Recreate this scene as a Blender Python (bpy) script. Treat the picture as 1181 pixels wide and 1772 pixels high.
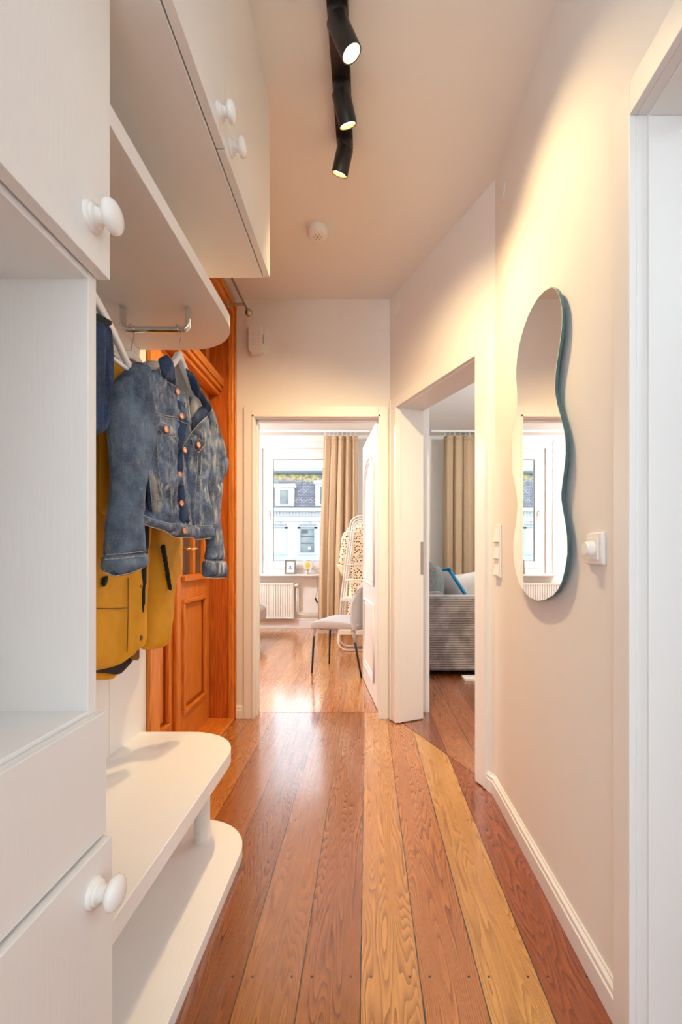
import bpy, bmesh, math, random
from mathutils import Vector, Matrix, noise as mnoise
from mathutils.geometry import delaunay_2d_cdt

S = bpy.context.scene
COL = S.collection
for o in list(bpy.data.objects):
    bpy.data.objects.remove(o)
random.seed(7)
PI = math.pi

# ------------------------------------------------------------------ camera
EYE = 1.05                 # lens height above the floor
F = 787.0                  # focal length in photo pixels (1181 x 1772)
VX, VY = 635.0, 962.0      # vanishing point of the corridor
cam_d = bpy.data.cameras.new('camera')
cam = bpy.data.objects.new('camera', cam_d)
COL.objects.link(cam)
cam.location = (0, 0, EYE)
cam.rotation_euler = (PI / 2, 0, 0)
cam_d.sensor_fit = 'VERTICAL'
cam_d.sensor_height = 36.0
cam_d.lens = F / 1772 * 36.0
cam_d.shift_x = -(VX - 590.5) / 1772
cam_d.shift_y = (VY - 886.0) / 1772
cam_d.clip_start = 0.02
cam_d.clip_end = 200
S.camera = cam

# ------------------------------------------------------------------ view / world
S.view_settings.view_transform = 'Standard'
S.view_settings.look = 'None'
S.view_settings.gamma = 1.0
S.view_settings.use_curve_mapping = False
S.view_settings.exposure = 0.35
SKY = 2.9
WARM = (1.0, 0.715, 0.36)
SPOT_W = (38, 55, 86)
# fill lamps added out of sight to brighten the rooms: position, watts, colour
FILL_LAMPS = [((-2.5, 4.6, 2.52), 155, (0.95, 0.975, 1.0)), ((2.3, 4.2, 2.52), 84, (0.95, 0.98, 1.0)),
         ((2.0, -0.2, 2.52), 19, (0.80, 0.90, 1.0)), ((-0.1, -1.3, 2.45), 6, (0.86, 0.93, 1.0)), ((-0.75, -1.5, 1.45), 46, (0.72, 0.87, 1.0))]

w = bpy.data.worlds.new('world')
S.world = w
w.use_nodes = True
bg = w.node_tree.nodes['Background']
bg.inputs['Color'].default_value = (0.86, 0.94, 1.0, 1)
bg.inputs['Strength'].default_value = SKY
S.cycles.max_bounces = 10
S.cycles.diffuse_bounces = 7
S.cycles.glossy_bounces = 5
S.cycles.transparent_max_bounces = 12
S.cycles.caustics_reflective = False
S.cycles.caustics_refractive = False
S.cycles.sample_clamp_indirect = 6.0
S.cycles.use_denoising = True


def portal(name, loc, rot, sx, sy):
    l = bpy.data.lights.new(name, 'AREA')
    l.shape = 'RECTANGLE'
    l.size, l.size_y = sx, sy
    l.cycles.is_portal = True
    o = bpy.data.objects.new(name, l)
    COL.objects.link(o)
    o.location, o.rotation_euler = loc, rot


# sky portals: they give off no light, they only guide sampling to the window openings
portal('sky_portal', (-0.83, 6.75, 1.72), (-PI / 2, 0, 0), 1.2, 1.75)
portal('sky_portal', (2.4, 6.75, 1.7), (-PI / 2, 0, 0), 1.7, 1.8)
portal('sky_portal', (3.5, -0.4, 1.5), (0, PI / 2, 0), 1.9, 2.0)
portal('sky_portal', (-0.16, -2.1, 1.3), (PI / 2, 0, 0), 1.55, 2.3)

for _p, _w, _c in FILL_LAMPS:  # point lights of the added, unseen fill lamps
    _l = bpy.data.lights.new('fill_bulb', 'POINT')
    _l.energy, _l.color, _l.shadow_soft_size = _w, _c, 0.11
    _o = bpy.data.objects.new('fill_bulb', _l)
    COL.objects.link(_o)
    _o.location = _p

# ------------------------------------------------------------------ materials
MATS = {}


def nodes_of(m):
    return m.node_tree.nodes, m.node_tree.links


def lin(r, g, b):
    f = lambda c: (c / 255 / 12.92) if c / 255 <= 0.04045 else ((c / 255 + 0.055) / 1.055) ** 2.4
    return (f(r), f(g), f(b), 1)


def mat(name, col, rough=0.5, metal=0.0, bump=0.0, bscale=60, stretch=(1, 1, 1), var=0.0, vscale=8, spec=0.5, col2=None,
        sheen=0.0, coat=0.0):
    """principled surface with procedural colour variation and grain"""
    m = bpy.data.materials.new(name)
    m.use_nodes = True
    n, l = nodes_of(m)
    p = n['Principled BSDF']
    p.inputs['Roughness'].default_value = rough
    p.inputs['Metallic'].default_value = metal
    p.inputs['Specular IOR Level'].default_value = spec
    p.inputs['Sheen Weight'].default_value = sheen
    p.inputs['Coat Weight'].default_value = coat
    c = tuple(col[:3]) + (1,)
    p.inputs['Base Color'].default_value = c
    tc = n.new('ShaderNodeTexCoord')
    mp = n.new('ShaderNodeMapping')
    mp.inputs['Scale'].default_value = stretch
    l.new(tc.outputs['Object'], mp.inputs['Vector'])
    if var > 0 or col2:
        t = n.new('ShaderNodeTexNoise')
        t.inputs['Scale'].default_value = vscale
        t.inputs['Detail'].default_value = 4
        l.new(mp.outputs['Vector'], t.inputs['Vector'])
        mx = n.new('ShaderNodeMix')
        mx.data_type = 'RGBA'
        c2 = tuple(col2[:3]) + (1,) if col2 else tuple(max(0, x * (1 - var)) for x in c[:3]) + (1,)
        mx.inputs['A'].default_value = c
        mx.inputs['B'].default_value = c2
        r = n.new('ShaderNodeMapRange')
        r.inputs['From Min'].default_value = 0.35
        r.inputs['From Max'].default_value = 0.65
        l.new(t.outputs['Fac'], r.inputs['Value'])
        l.new(r.outputs['Result'], mx.inputs['Factor'])
        l.new(mx.outputs['Result'], p.inputs['Base Color'])
    if bump > 0:
        t2 = n.new('ShaderNodeTexNoise')
        t2.inputs['Scale'].default_value = bscale
        t2.inputs['Detail'].default_value = 3
        l.new(mp.outputs['Vector'], t2.inputs['Vector'])
        b = n.new('ShaderNodeBump')
        b.inputs['Strength'].default_value = bump
        b.inputs['Distance'].default_value = 0.004
        l.new(t2.outputs['Fac'], b.inputs['Height'])
        l.new(b.outputs['Normal'], p.inputs['Normal'])
    MATS[name] = m
    return m


def emis(name, col, strength):
    m = bpy.data.materials.new(name)
    m.use_nodes = True
    n, l = nodes_of(m)
    p = n['Principled BSDF']
    p.inputs['Base Color'].default_value = (0.8, 0.8, 0.8, 1)
    p.inputs['Emission Color'].default_value = tuple(col) + (1,)
    p.inputs['Emission Strength'].default_value = strength
    return m


def glass(name, tint=(1, 1, 1), refl=1.0):
    m = bpy.data.materials.new(name)
    m.use_nodes = True
    n, l = nodes_of(m)
    n.remove(n['Principled BSDF'])
    out = n['Material Output']
    tr = n.new('ShaderNodeBsdfTransparent')
    tr.inputs['Color'].default_value = tuple(tint) + (1,)
    gl = n.new('ShaderNodeBsdfGlossy')
    gl.inputs['Roughness'].default_value = 0.02
    fr = n.new('ShaderNodeFresnel')
    fr.inputs['IOR'].default_value = 1.45
    mx = n.new('ShaderNodeMixShader')
    mu = n.new('ShaderNodeMath')
    mu.operation = 'MULTIPLY'
    mu.inputs[1].default_value = refl
    l.new(fr.outputs[0], mu.inputs[0])
    l.new(mu.outputs[0], mx.inputs[0])
    l.new(tr.outputs[0], mx.inputs[1])
    l.new(gl.outputs[0], mx.inputs[2])
    l.new(mx.outputs[0], out.inputs['Surface'])
    return m


class NT:
    """small helper for writing node maths"""
    def __init__(self, m):
        self.n, self.l = nodes_of(m)

    def m(self, op, a, b=None, c=None):
        nd = self.n.new('ShaderNodeMath')
        nd.operation = op
        for i, v in enumerate((a, b, c)):
            if v is None:
                continue
            if isinstance(v, (int, float)):
                nd.inputs[i].default_value = v
            else:
                self.l.new(v, nd.inputs[i])
        return nd.outputs[0]

    def xyz(self, x, y, z):
        nd = self.n.new('ShaderNodeCombineXYZ')
        for i, v in enumerate((x, y, z)):
            if isinstance(v, (int, float)):
                nd.inputs[i].default_value = v
            else:
                self.l.new(v, nd.inputs[i])
        return nd.outputs[0]

    def noise(self, vec, scale, detail=2, rough=0.5):
        nd = self.n.new('ShaderNodeTexNoise')
        nd.inputs['Scale'].default_value = scale
        nd.inputs['Detail'].default_value = detail
        nd.inputs['Roughness'].default_value = rough
        self.l.new(vec, nd.inputs['Vector'])
        return nd.outputs['Fac']

    def mix(self, f, a, b, blend='MIX'):
        nd = self.n.new('ShaderNodeMix')
        nd.data_type = 'RGBA'
        nd.blend_type = blend
        for k, v in (('Factor', f), ('A', a), ('B', b)):
            i = nd.inputs[k] if k != 'Factor' else nd.inputs[0]
            if isinstance(v, (int, float)):
                i.default_value = v
            elif isinstance(v, tuple):
                i.default_value = v
            else:
                self.l.new(v, i)
        return nd.outputs['Result']

    def rng(self, v, a, b, c=0.0, d=1.0):
        nd = self.n.new('ShaderNodeMapRange')
        self.l.new(v, nd.inputs['Value'])
        for k, x in (('From Min', a), ('From Max', b), ('To Min', c), ('To Max', d)):
            nd.inputs[k].default_value = x
        return nd.outputs['Result']

    def const_ramp(self, fac, cols):
        nd = self.n.new('ShaderNodeValToRGB')
        cr = nd.color_ramp
        cr.interpolation = 'CONSTANT'
        k = len(cols)
        while len(cr.elements) < k:
            cr.elements.new(0.5)
        for i, c in enumerate(cols):
            cr.elements[i].position = i / k
            cr.elements[i].color = c
        self.l.new(fac, nd.inputs['Fac'])
        return nd.outputs['Color']


def plank_floor(name, cols, seed, pitch=0.1475, x0=-0.015, nails=True, contrast=1.0, sat=1.0):
    m = bpy.data.materials.new(name)
    m.use_nodes = True
    t = NT(m)
    p = t.n['Principled BSDF']
    tc = t.n.new('ShaderNodeTexCoord')
    sp = t.n.new('ShaderNodeSeparateXYZ')
    t.l.new(tc.outputs['Object'], sp.inputs[0])
    X, Y = sp.outputs[0], sp.outputs[1]
    u = t.m('DIVIDE', t.m('SUBTRACT', X, x0), pitch)
    idx = t.m('FLOOR', u)
    fx = t.m('SUBTRACT', u, idx)
    k = len(cols)
    # slot of each board in the colour list (board 0 sits right of the centre seam)
    slot = t.m('DIVIDE', t.m('ADD', t.m('FLOORED_MODULO', t.m('ADD', idx, 4 + seed), k), 0.5), k)
    base = t.const_ramp(slot, cols)
    off = t.m('MULTIPLY', idx, 7.31 + seed)
    # cathedral grain: contour lines of a field stretched along the board
    v = t.xyz(t.m('MULTIPLY', X, 9.5), t.m('ADD', t.m('MULTIPLY', Y, 0.85), off), off)
    field = t.noise(v, 1.0, 2.2, 0.42)
    rings = t.m('FRACT', t.m('MULTIPLY', field, 46.0))
    rings = t.m('POWER', rings, 1.9)
    v2 = t.xyz(t.m('MULTIPLY', X, 150.0), t.m('ADD', t.m('MULTIPLY', Y, 4.0), off), off)
    fib = t.noise(v2, 1.0, 3, 0.6)
    v3 = t.xyz(t.m('MULTIPLY', X, 7.0), t.m('ADD', t.m('MULTIPLY', Y, 1.6), off), off)
    blot = t.noise(v3, 1.0, 3, 0.55)
    dark = t.mix(1.0, base, (0.30, 0.17, 0.115, 1), 'MULTIPLY')
    wn = t.n.new('ShaderNodeTexWhiteNoise')
    wn.noise_dimensions = '1D'
    t.l.new(off, wn.inputs['W'])
    own = t.rng(wn.outputs['Value'], 0.0, 1.0, 0.65, 1.25)
    amt = t.m('MINIMUM', 1.0, t.m('MULTIPLY', own, t.m('MULTIPLY', rings, t.rng(blot, 0.25, 0.52, 0.55 * contrast, 1.05 * contrast))))
    c = t.mix(amt, base, dark)
    c = t.mix(t.rng(fib, 0.35, 0.72, 0.0, 0.55), c, t.mix(1.0, base, (0.62, 0.5, 0.42, 1), 'MULTIPLY'))
    c = t.mix(t.rng(blot, 0.45, 0.8, 0.0, 0.30), c, t.mix(1.0, base, (1.25, 1.25, 1.3, 1), 'MULTIPLY'))
    # seams between boards
    e = t.m('MINIMUM', fx, t.m('SUBTRACT', 1.0, fx))
    wv = t.noise(t.xyz(0.0, t.m('MULTIPLY', Y, 9.0), off), 1.0, 3, 0.7)
    gap = t.m('LESS_THAN', e, t.rng(wv, 0.35, 0.7, 0.006, 0.016))
    c = t.mix(gap, c, (0.02, 0.014, 0.01, 1))
    if nails:
        dx = t.m('MULTIPLY', t.m('ABSOLUTE', t.m('SUBTRACT', e, 0.17)), pitch)
        yy = t.m('SUBTRACT', t.m('FLOORED_MODULO', t.m('ADD', Y, 0.3365 - 1.135 + 6.73), 0.673), 0.3365)
        d = t.m('SQRT', t.m('ADD', t.m('MULTIPLY', dx, dx), t.m('MULTIPLY', yy, yy)))
        c = t.mix(t.m('LESS_THAN', d, 0.0034), c, (0.03, 0.015, 0.01, 1))
    t.l.new(c, p.inputs['Base Color'])
    t.l.new(t.rng(fib, 0.3, 0.7, 0.20, 0.34), p.inputs['Roughness'])
    p.inputs['Specular IOR Level'].default_value = 0.55
    p.inputs['Coat Weight'].default_value = 1.0
    p.inputs['Coat IOR'].default_value = 1.55
    p.inputs['Coat Roughness'].default_value = 0.13
    h = t.m('SUBTRACT', t.m('MULTIPLY', fib, 0.15), gap)
    h = t.m('ADD', h, t.m('MULTIPLY', blot, 0.8))
    b = t.n.new('ShaderNodeBump')
    b.inputs['Strength'].default_value = 0.25
    b.inputs['Distance'].default_value = 0.004
    t.l.new(h, b.inputs['Height'])
    t.l.new(b.outputs['Normal'], p.inputs['Normal'])
    return m


def stained_wood(name, c1, c2, axis='Z', rough=0.35):
    """orange stained, varnished wood with grain along one axis"""
    m = bpy.data.materials.new(name)
    m.use_nodes = True
    t = NT(m)
    p = t.n['Principled BSDF']
    tc = t.n.new('ShaderNodeTexCoord')
    sp = t.n.new('ShaderNodeSeparateXYZ')
    t.l.new(tc.outputs['Object'], sp.inputs[0])
    s = {'X': (2, 30, 30), 'Y': (30, 2, 30), 'Z': (30, 30, 2)}[axis]
    v = t.xyz(*[t.m('MULTIPLY', sp.outputs[i], s[i]) for i in range(3)])
    f1 = t.noise(v, 0.6, 2, 0.5)
    ring = t.m('POWER', t.m('ABSOLUTE', t.m('SINE', t.m('MULTIPLY', f1, 26.0))), 2.0)
    f2 = t.noise(v, 5.0, 3, 0.6)
    fac = t.m('ADD', t.m('MULTIPLY', ring, 0.45), t.m('MULTIPLY', t.rng(f2, 0.3, 0.7), 0.5))
    c = t.mix(fac, c1, c2)
    t.l.new(c, p.inputs['Base Color'])
    p.inputs['Roughness'].default_value = rough
    b = t.n.new('ShaderNodeBump')
    b.inputs['Strength'].default_value = 0.12
    b.inputs['Distance'].default_value = 0.002
    t.l.new(f2, b.inputs['Height'])
    t.l.new(b.outputs['Normal'], p.inputs['Normal'])
    return m


def denim(name, dark, mid, light, fade=0.5):
    m = bpy.data.materials.new(name)
    m.use_nodes = True
    t = NT(m)
    p = t.n['Principled BSDF']
    tc = t.n.new('ShaderNodeTexCoord')
    v = tc.outputs['Object']
    big = t.noise(v, 11.0, 4, 0.6)
    fine = t.noise(v, 420.0, 2, 0.7)
    sp = t.n.new('ShaderNodeSeparateXYZ')
    t.l.new(v, sp.inputs[0])
    vv = t.xyz(t.m('MULTIPLY', sp.outputs[0], 70.0), t.m('MULTIPLY', sp.outputs[1], 70.0), t.m('MULTIPLY', sp.outputs[2], 16.0))
    streak = t.noise(vv, 1.0, 3, 0.6)
    c = t.mix(t.rng(big, 0.34, 0.60), dark, mid)
    patch = t.rng(t.noise(v, 17.0, 3, 0.6), 0.40, 0.62)
    c = t.mix(t.m('MULTIPLY', t.m('MULTIPLY', t.rng(streak, 0.42, 0.72), patch), fade), c, light)
    c = t.mix(t.m('MULTIPLY', t.rng(fine, 0.45, 0.75), 0.30), c, light)
    c = t.mix(t.m('MULTIPLY', t.rng(fine, 0.55, 0.25), 0.25), c, dark)
    t.l.new(c, p.inputs['Base Color'])
    p.inputs['Roughness'].default_value = 0.9
    p.inputs['Specular IOR Level'].default_value = 0.2
    b = t.n.new('ShaderNodeBump')
    b.inputs['Strength'].default_value = 0.35
    b.inputs['Distance'].default_value = 0.002
    t.l.new(t.m('ADD', fine, t.m('MULTIPLY', streak, 2.0)), b.inputs['Height'])
    t.l.new(b.outputs['Normal'], p.inputs['Normal'])
    return m


M_wall = mat('white_wall_paint', (0.80, 0.785, 0.76), 0.92, bump=0.03, bscale=220, spec=0.2)
M_ceil = mat('white_ceiling_paint', (0.80, 0.785, 0.76), 0.95, bump=0.03, bscale=120, spec=0.15)
M_trim = mat('white_gloss_trim', (0.80, 0.79, 0.77), 0.35, bump=0.02, bscale=40)
M_lac = mat('white_woodgrain_lacquer', (0.80, 0.785, 0.765), 0.42, bump=0.10, bscale=30, stretch=(6, 6, 0.5))
M_lacY = mat('white_woodgrain_board', (0.80, 0.785, 0.765), 0.40, bump=0.10, bscale=30, stretch=(6, 0.5, 6))
M_knob = mat('white_knob_lacquer', (0.84, 0.82, 0.79), 0.22, var=0.03)
M_plastic = mat('white_plastic', (0.82, 0.81, 0.79), 0.35, var=0.03)
M_grey_gap = mat('dark_gap', (0.03, 0.028, 0.025), 0.8, var=0.2)
M_sub = mat('dark_subfloor', (0.02, 0.015, 0.012), 0.9, var=0.2)
dim = lambda c: tuple(x * (0.74 if c[1] < 0.215 else 0.87) for x in c[:3]) + (1,)
FL = [lin(206, 140, 74), lin(180, 112, 58), lin(164, 96, 50), lin(188, 122, 64), lin(190, 118, 60), lin(218, 156, 84),
      lin(206, 134, 70), lin(222, 166, 92), lin(184, 98, 48), lin(196, 128, 68), lin(180, 112, 58), lin(206, 142, 76)]
FLB = [tuple(0.45 * a + 0.55 * b for a, b in zip(c[:3], lin(204, 142, 82)[:3])) + (1,) for c in FL[3:] + FL[:3]]
FL = [dim(c) for c in FL]
M_floor = plank_floor('pine_floorboards', FL, 1)
M_floor2 = plank_floor('pine_floorboards_bedroom', FLB, 3)
FL3 = [lin(172, 106, 66), lin(150, 88, 52), lin(164, 98, 62), lin(142, 84, 52), lin(178, 114, 72)]
M_floor3 = plank_floor('pine_floorboards_living', FL3, 2, nails=False)
M_owood = stained_wood('orange_stained_wood', lin(222, 138, 52), lin(184, 98, 30))
M_owoodd = stained_wood('orange_stained_wood_jamb', lin(206, 112, 40), lin(160, 74, 25))
M_owoodY = stained_wood('orange_stained_wood_rail', lin(222, 136, 52), lin(184, 98, 30), 'Y')
M_ribglass = mat('ribbed_door_glass', lin(120, 100, 84), 0.15, bump=0.9, bscale=40, stretch=(1, 9, 0.15), col2=lin(70, 50, 40), vscale=14)
M_brass = mat('brass', (0.75, 0.50, 0.20), 0.25, 1.0, var=0.1)
M_chrome = mat('chrome', (0.75, 0.75, 0.75), 0.12, 1.0, var=0.05)
M_steel = mat('brushed_steel', (0.52, 0.47, 0.40), 0.35, 1.0, var=0.1)
M_black = mat('black_metal', (0.016, 0.013, 0.012), 0.38, var=0.2)
M_blackcloth = mat('black_cloth', (0.012, 0.012, 0.014), 0.9, bump=0.2, var=0.3)
M_mirror = mat('mirror_silver', (0.92, 0.93, 0.92), 0.0, 1.0)
M_medge = mat('mirror_glass_edge', (0.05, 0.13, 0.14), 0.1, var=0.2)
M_denim = denim('blue_denim', lin(22, 34, 58), lin(90, 112, 142), lin(200, 200, 198), 1.0)
M_denim_s = denim('blue_denim_sleeve', lin(46, 62, 86), lin(96, 116, 138), lin(164, 168, 172), 0.4)
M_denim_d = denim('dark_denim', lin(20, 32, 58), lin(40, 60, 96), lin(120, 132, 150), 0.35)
M_denim_l = denim('pale_denim_inside', lin(120, 120, 120), lin(160, 156, 150), lin(195, 188, 178), 0.4)
M_stitch = mat('pale_denim_seam', lin(184, 182, 180), 0.9, var=0.6, vscale=120)
M_copper = mat('copper_button', (0.60, 0.24, 0.11), 0.38, 0.7, var=0.15, vscale=200)
M_yellow = mat('mustard_coat_fabric', lin(214, 150, 8), 0.75, bump=0.12, bscale=300, var=0.10, vscale=20)
M_lining = mat('dark_coat_lining', lin(46, 34, 30), 0.85, bump=0.2, var=0.4)
M_brown = mat('brown_leather_tab', lin(120, 78, 26), 0.6, var=0.2)
M_curtain = mat('beige_curtain_linen', lin(194, 168, 136), 0.9, bump=0.15, bscale=260, stretch=(1, 1, 1), var=0.10, vscale=60)
M_grey_fab = mat('light_grey_upholstery', lin(184, 183, 188), 0.9, bump=0.25, bscale=260, var=0.14, vscale=160)
M_bed = mat('grey_bedspread', lin(196, 188, 188), 0.9, bump=0.2, bscale=200, var=0.1)
M_white_metal = mat('white_painted_metal', lin(226, 222, 214), 0.4, var=0.05)
M_cream = mat('cream_wall_side', lin(236, 233, 226), 0.9, bump=0.03, bscale=180)
M_slate = None
M_bulb = emis('amber_bulb', (1.0, 0.40, 0.05), 0.8)
M_bulb.node_tree.nodes['Principled BSDF'].inputs['Base Color'].default_value = (0.35, 0.14, 0.03, 1)
M_glass = glass('window_glass')
M_paper = mat('white_paper', (0.8, 0.8, 0.78), 0.8, var=0.04)


def poster_free(name, c):
    return mat(name, c, 0.6, var=0.05)


# corduroy sofa fabric: horizontal ribs and brushed patches
M_sofa = bpy.data.materials.new('grey_corduroy')
M_sofa.use_nodes = True
_t = NT(M_sofa)
_p = _t.n['Principled BSDF']
_tc = _t.n.new('ShaderNodeTexCoord')
_sp = _t.n.new('ShaderNodeSeparateXYZ')
_t.l.new(_tc.outputs['Object'], _sp.inputs[0])
_rib = _t.m('SINE', _t.m('MULTIPLY', _sp.outputs[2], 2 * PI / 0.021))
_pat = _t.noise(_tc.outputs['Object'], 5.5, 5, 0.6)
_c = _t.mix(_t.rng(_pat, 0.42, 0.58), lin(128, 122, 120), lin(168, 160, 156))
_c = _t.mix(_t.rng(_rib, -1.0, -0.6, 0.55, 0.0), _c, lin(92, 88, 88))
_t.l.new(_c, _p.inputs['Base Color'])
_p.inputs['Roughness'].default_value = 0.85
_p.inputs['Sheen Weight'].default_value = 0.3
_b = _t.n.new('ShaderNodeBump')
_b.inputs['Strength'].default_value = 0.5
_b.inputs['Distance'].default_value = 0.006
_t.l.new(_rib, _b.inputs['Height'])
_t.l.new(_b.outputs['Normal'], _p.inputs['Normal'])

# dotted dress fabric
M_dots = bpy.data.materials.new('cream_dotted_fabric')
M_dots.use_nodes = True
_t = NT(M_dots)
_p = _t.n['Principled BSDF']
_tc = _t.n.new('ShaderNodeTexCoord')
_sp = _t.n.new('ShaderNodeSeparateXYZ')
_t.l.new(_tc.outputs['Object'], _sp.inputs[0])
_vo = _t.n.new('ShaderNodeTexVoronoi')
_vo.voronoi_dimensions = '2D'
_vo.inputs['Scale'].default_value = 31.0
_vo.inputs['Randomness'].default_value = 0.75
_t.l.new(_t.xyz(_sp.outputs[0], _sp.outputs[2], 0.0), _vo.inputs['Vector'])
_c = _t.mix(_t.m('LESS_THAN', _vo.outputs['Distance'], 0.24), lin(246, 230, 196), lin(72, 52, 44))
_t.l.new(_c, _p.inputs['Base Color'])
_p.inputs['Roughness'].default_value = 0.9

# slate roof with moss near the eaves board
M_slate = bpy.data.materials.new('grey_slate_roof')
M_slate.use_nodes = True
_t = NT(M_slate)
_p = _t.n['Principled BSDF']
_tc = _t.n.new('ShaderNodeTexCoord')
_sp = _t.n.new('ShaderNodeSeparateXYZ')
_t.l.new(_tc.outputs['Object'], _sp.inputs[0])
_br = _t.n.new('ShaderNodeTexBrick')
_br.inputs['Scale'].default_value = 2.6
_br.inputs['Color1'].default_value = lin(126, 136, 148)
_br.inputs['Color2'].default_value = lin(92, 102, 114)
_br.inputs['Mortar'].default_value = lin(50, 56, 66)
_br.inputs['Mortar Size'].default_value = 0.03
_t.l.new(_t.xyz(_sp.outputs[0], _sp.outputs[2], 0.0), _br.inputs['Vector'])
_nz = _t.noise(_tc.outputs['Object'], 5.0, 5, 0.7)
_hz = _t.m('MULTIPLY', _t.rng(_sp.outputs[2], 14.35, 14.55), _t.rng(_sp.outputs[2], 14.95, 14.80))
_c = _t.mix(_t.m('MULTIPLY', _hz, _t.rng(_nz, 0.42, 0.6)), _br.outputs['Color'], lin(176, 160, 70))
_t.l.new(_c, _p.inputs['Base Color'])
_p.inputs['Roughness'].default_value = 0.7


# ------------------------------------------------------------------ mesh helpers
class MB:
    def __init__(self):
        self.v, self.f = [], []

    def add(self, vs, fs):
        k = len(self.v)
        self.v += [tuple(x) for x in vs]
        self.f += [tuple(i + k for i in f) for f in fs]
        return self

    def box(self, x0, x1, y0, y1, z0, z1):
        vs = [(x, y, z) for z in (z0, z1) for y in (y0, y1) for x in (x0, x1)]
        return self.add(vs, [(0, 2, 3, 1), (4, 5, 7, 6), (0, 1, 5, 4), (2, 6, 7, 3), (0, 4, 6, 2), (1, 3, 7, 5)])

    def prism(self, poly, lo, hi, axis='Z'):
        """polygon in the plane across axis, extruded from lo to hi"""
        def P(a, b, c):
            return {'Z': (a, b, c), 'X': (c, a, b), 'Y': (a, c, b)}[axis]
        n = len(poly)
        vs = [P(a, b, lo) for a, b in poly] + [P(a, b, hi) for a, b in poly]
        fs = [tuple(range(n - 1, -1, -1)), tuple(range(n, 2 * n))]
        fs += [(i, (i + 1) % n, n + (i + 1) % n, n + i) for i in range(n)]
        return self.add(vs, fs)

    def obox(self, o, u, v, n, a0, a1, b0, b1, c0, c1):
        """box in the frame o + u*a + v*b + n*c"""
        o, u, v, n = Vector(o), Vector(u), Vector(v), Vector(n)
        vs = [o + u * a + v * b + n * c for c in (c0, c1) for b in (b0, b1) for a in (a0, a1)]
        return self.add(vs, [(0, 2, 3, 1), (4, 5, 7, 6), (0, 1, 5, 4), (2, 6, 7, 3), (0, 4, 6, 2), (1, 3, 7, 5)])

    def tube(self, pts, r, seg=10, closed=False, cap=True):
        pts = [Vector(p) for p in pts]
        n = len(pts)
        rad = r if isinstance(r, (list, tuple)) else [r] * n
        rings = []
        prev = None
        for i, p in enumerate(pts):
            a = pts[(i - 1) % n] if (i > 0 or closed) else p
            b = pts[(i + 1) % n] if (i < n - 1 or closed) else p
            d = (b - a)
            d = d.normalized() if d.length > 1e-9 else Vector((0, 0, 1))
            if prev is None:
                e = d.orthogonal().normalized()
            else:
                e = prev - d * prev.dot(d)
                e = e.normalized() if e.length > 1e-6 else d.orthogonal().normalized()
            prev = e
            g = d.cross(e)
            rings.append([p + (e * math.cos(2 * PI * k / seg) + g * math.sin(2 * PI * k / seg)) * rad[i] for k in range(seg)])
        vs = [q for rr in rings for q in rr]
        fs = []
        for i in range(n if closed else n - 1):
            j = (i + 1) % n
            for k in range(seg):
                fs.append((i * seg + k, i * seg + (k + 1) % seg, j * seg + (k + 1) % seg, j * seg + k))
        if cap and not closed:
            fs.append(tuple(range(seg - 1, -1, -1)))
            fs.append(tuple((n - 1) * seg + k for k in range(seg)))
        return self.add(vs, fs)

    def lathe(self, prof, o, axis, seg=28):
        """profile [(distance along axis, radius)] spun round axis at o"""
        o, d = Vector(o), Vector(axis).normalized()
        e = d.orthogonal().normalized()
        g = d.cross(e)
        n = len(prof)
        vs = [o + d * t + (e * math.cos(2 * PI * k / seg) + g * math.sin(2 * PI * k / seg)) * max(r, 1e-5)
              for t, r in prof for k in range(seg)]
        fs = [(i * seg + k, i * seg + (k + 1) % seg, (i + 1) * seg + (k + 1) % seg, (i + 1) * seg + k)
              for i in range(n - 1) for k in range(seg)]
        fs.append(tuple(range(seg - 1, -1, -1)))
        fs.append(tuple((n - 1) * seg + k for k in range(seg)))
        return self.add(vs, fs)

    def sphere(self, c, r, sx=1, sy=1, sz=1, seg=24, rings=14):
        prof = [(-math.cos(PI * i / rings) * r * sz, math.sin(PI * i / rings) * r) for i in range(rings + 1)]
        k = len(self.v)
        self.lathe(prof, (0, 0, 0), (0, 0, 1), seg)
        for i in range(k, len(self.v)):
            x, y, z = self.v[i]
            self.v[i] = (x * sx + c[0], y * sy + c[1], z + c[2])
        return self

    def sheet(self, fn, nu, nv, thick):
        """grid surface fn(s,t)->Vector for s,t in 0..1, with a real thickness along fn normals (approx)"""
        g = [[Vector(fn(i / nu, j / nv)) for j in range(nv + 1)] for i in range(nu + 1)]
        def nrm(i, j):
            a = g[min(i + 1, nu)][j] - g[max(i - 1, 0)][j]
            b = g[i][min(j + 1, nv)] - g[i][max(j - 1, 0)]
            c = a.cross(b)
            return c.normalized() if c.length > 1e-12 else Vector((0, 1, 0))
        vs, fs = [], []
        N = (nu + 1) * (nv + 1)
        for s in (0.5, -0.5):
            for i in range(nu + 1):
                for j in range(nv + 1):
                    vs.append(g[i][j] + nrm(i, j) * thick * s)
        ix = lambda i, j, s: s * N + i * (nv + 1) + j
        for i in range(nu):
            for j in range(nv):
                fs.append((ix(i, j, 0), ix(i + 1, j, 0), ix(i + 1, j + 1, 0), ix(i, j + 1, 0)))
                fs.append((ix(i, j, 1), ix(i, j + 1, 1), ix(i + 1, j + 1, 1), ix(i + 1, j, 1)))
        for i in range(nu):
            fs.append((ix(i, 0, 0), ix(i, 0, 1), ix(i + 1, 0, 1), ix(i + 1, 0, 0)))
            fs.append((ix(i, nv, 0), ix(i + 1, nv, 0), ix(i + 1, nv, 1), ix(i, nv, 1)))
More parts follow.
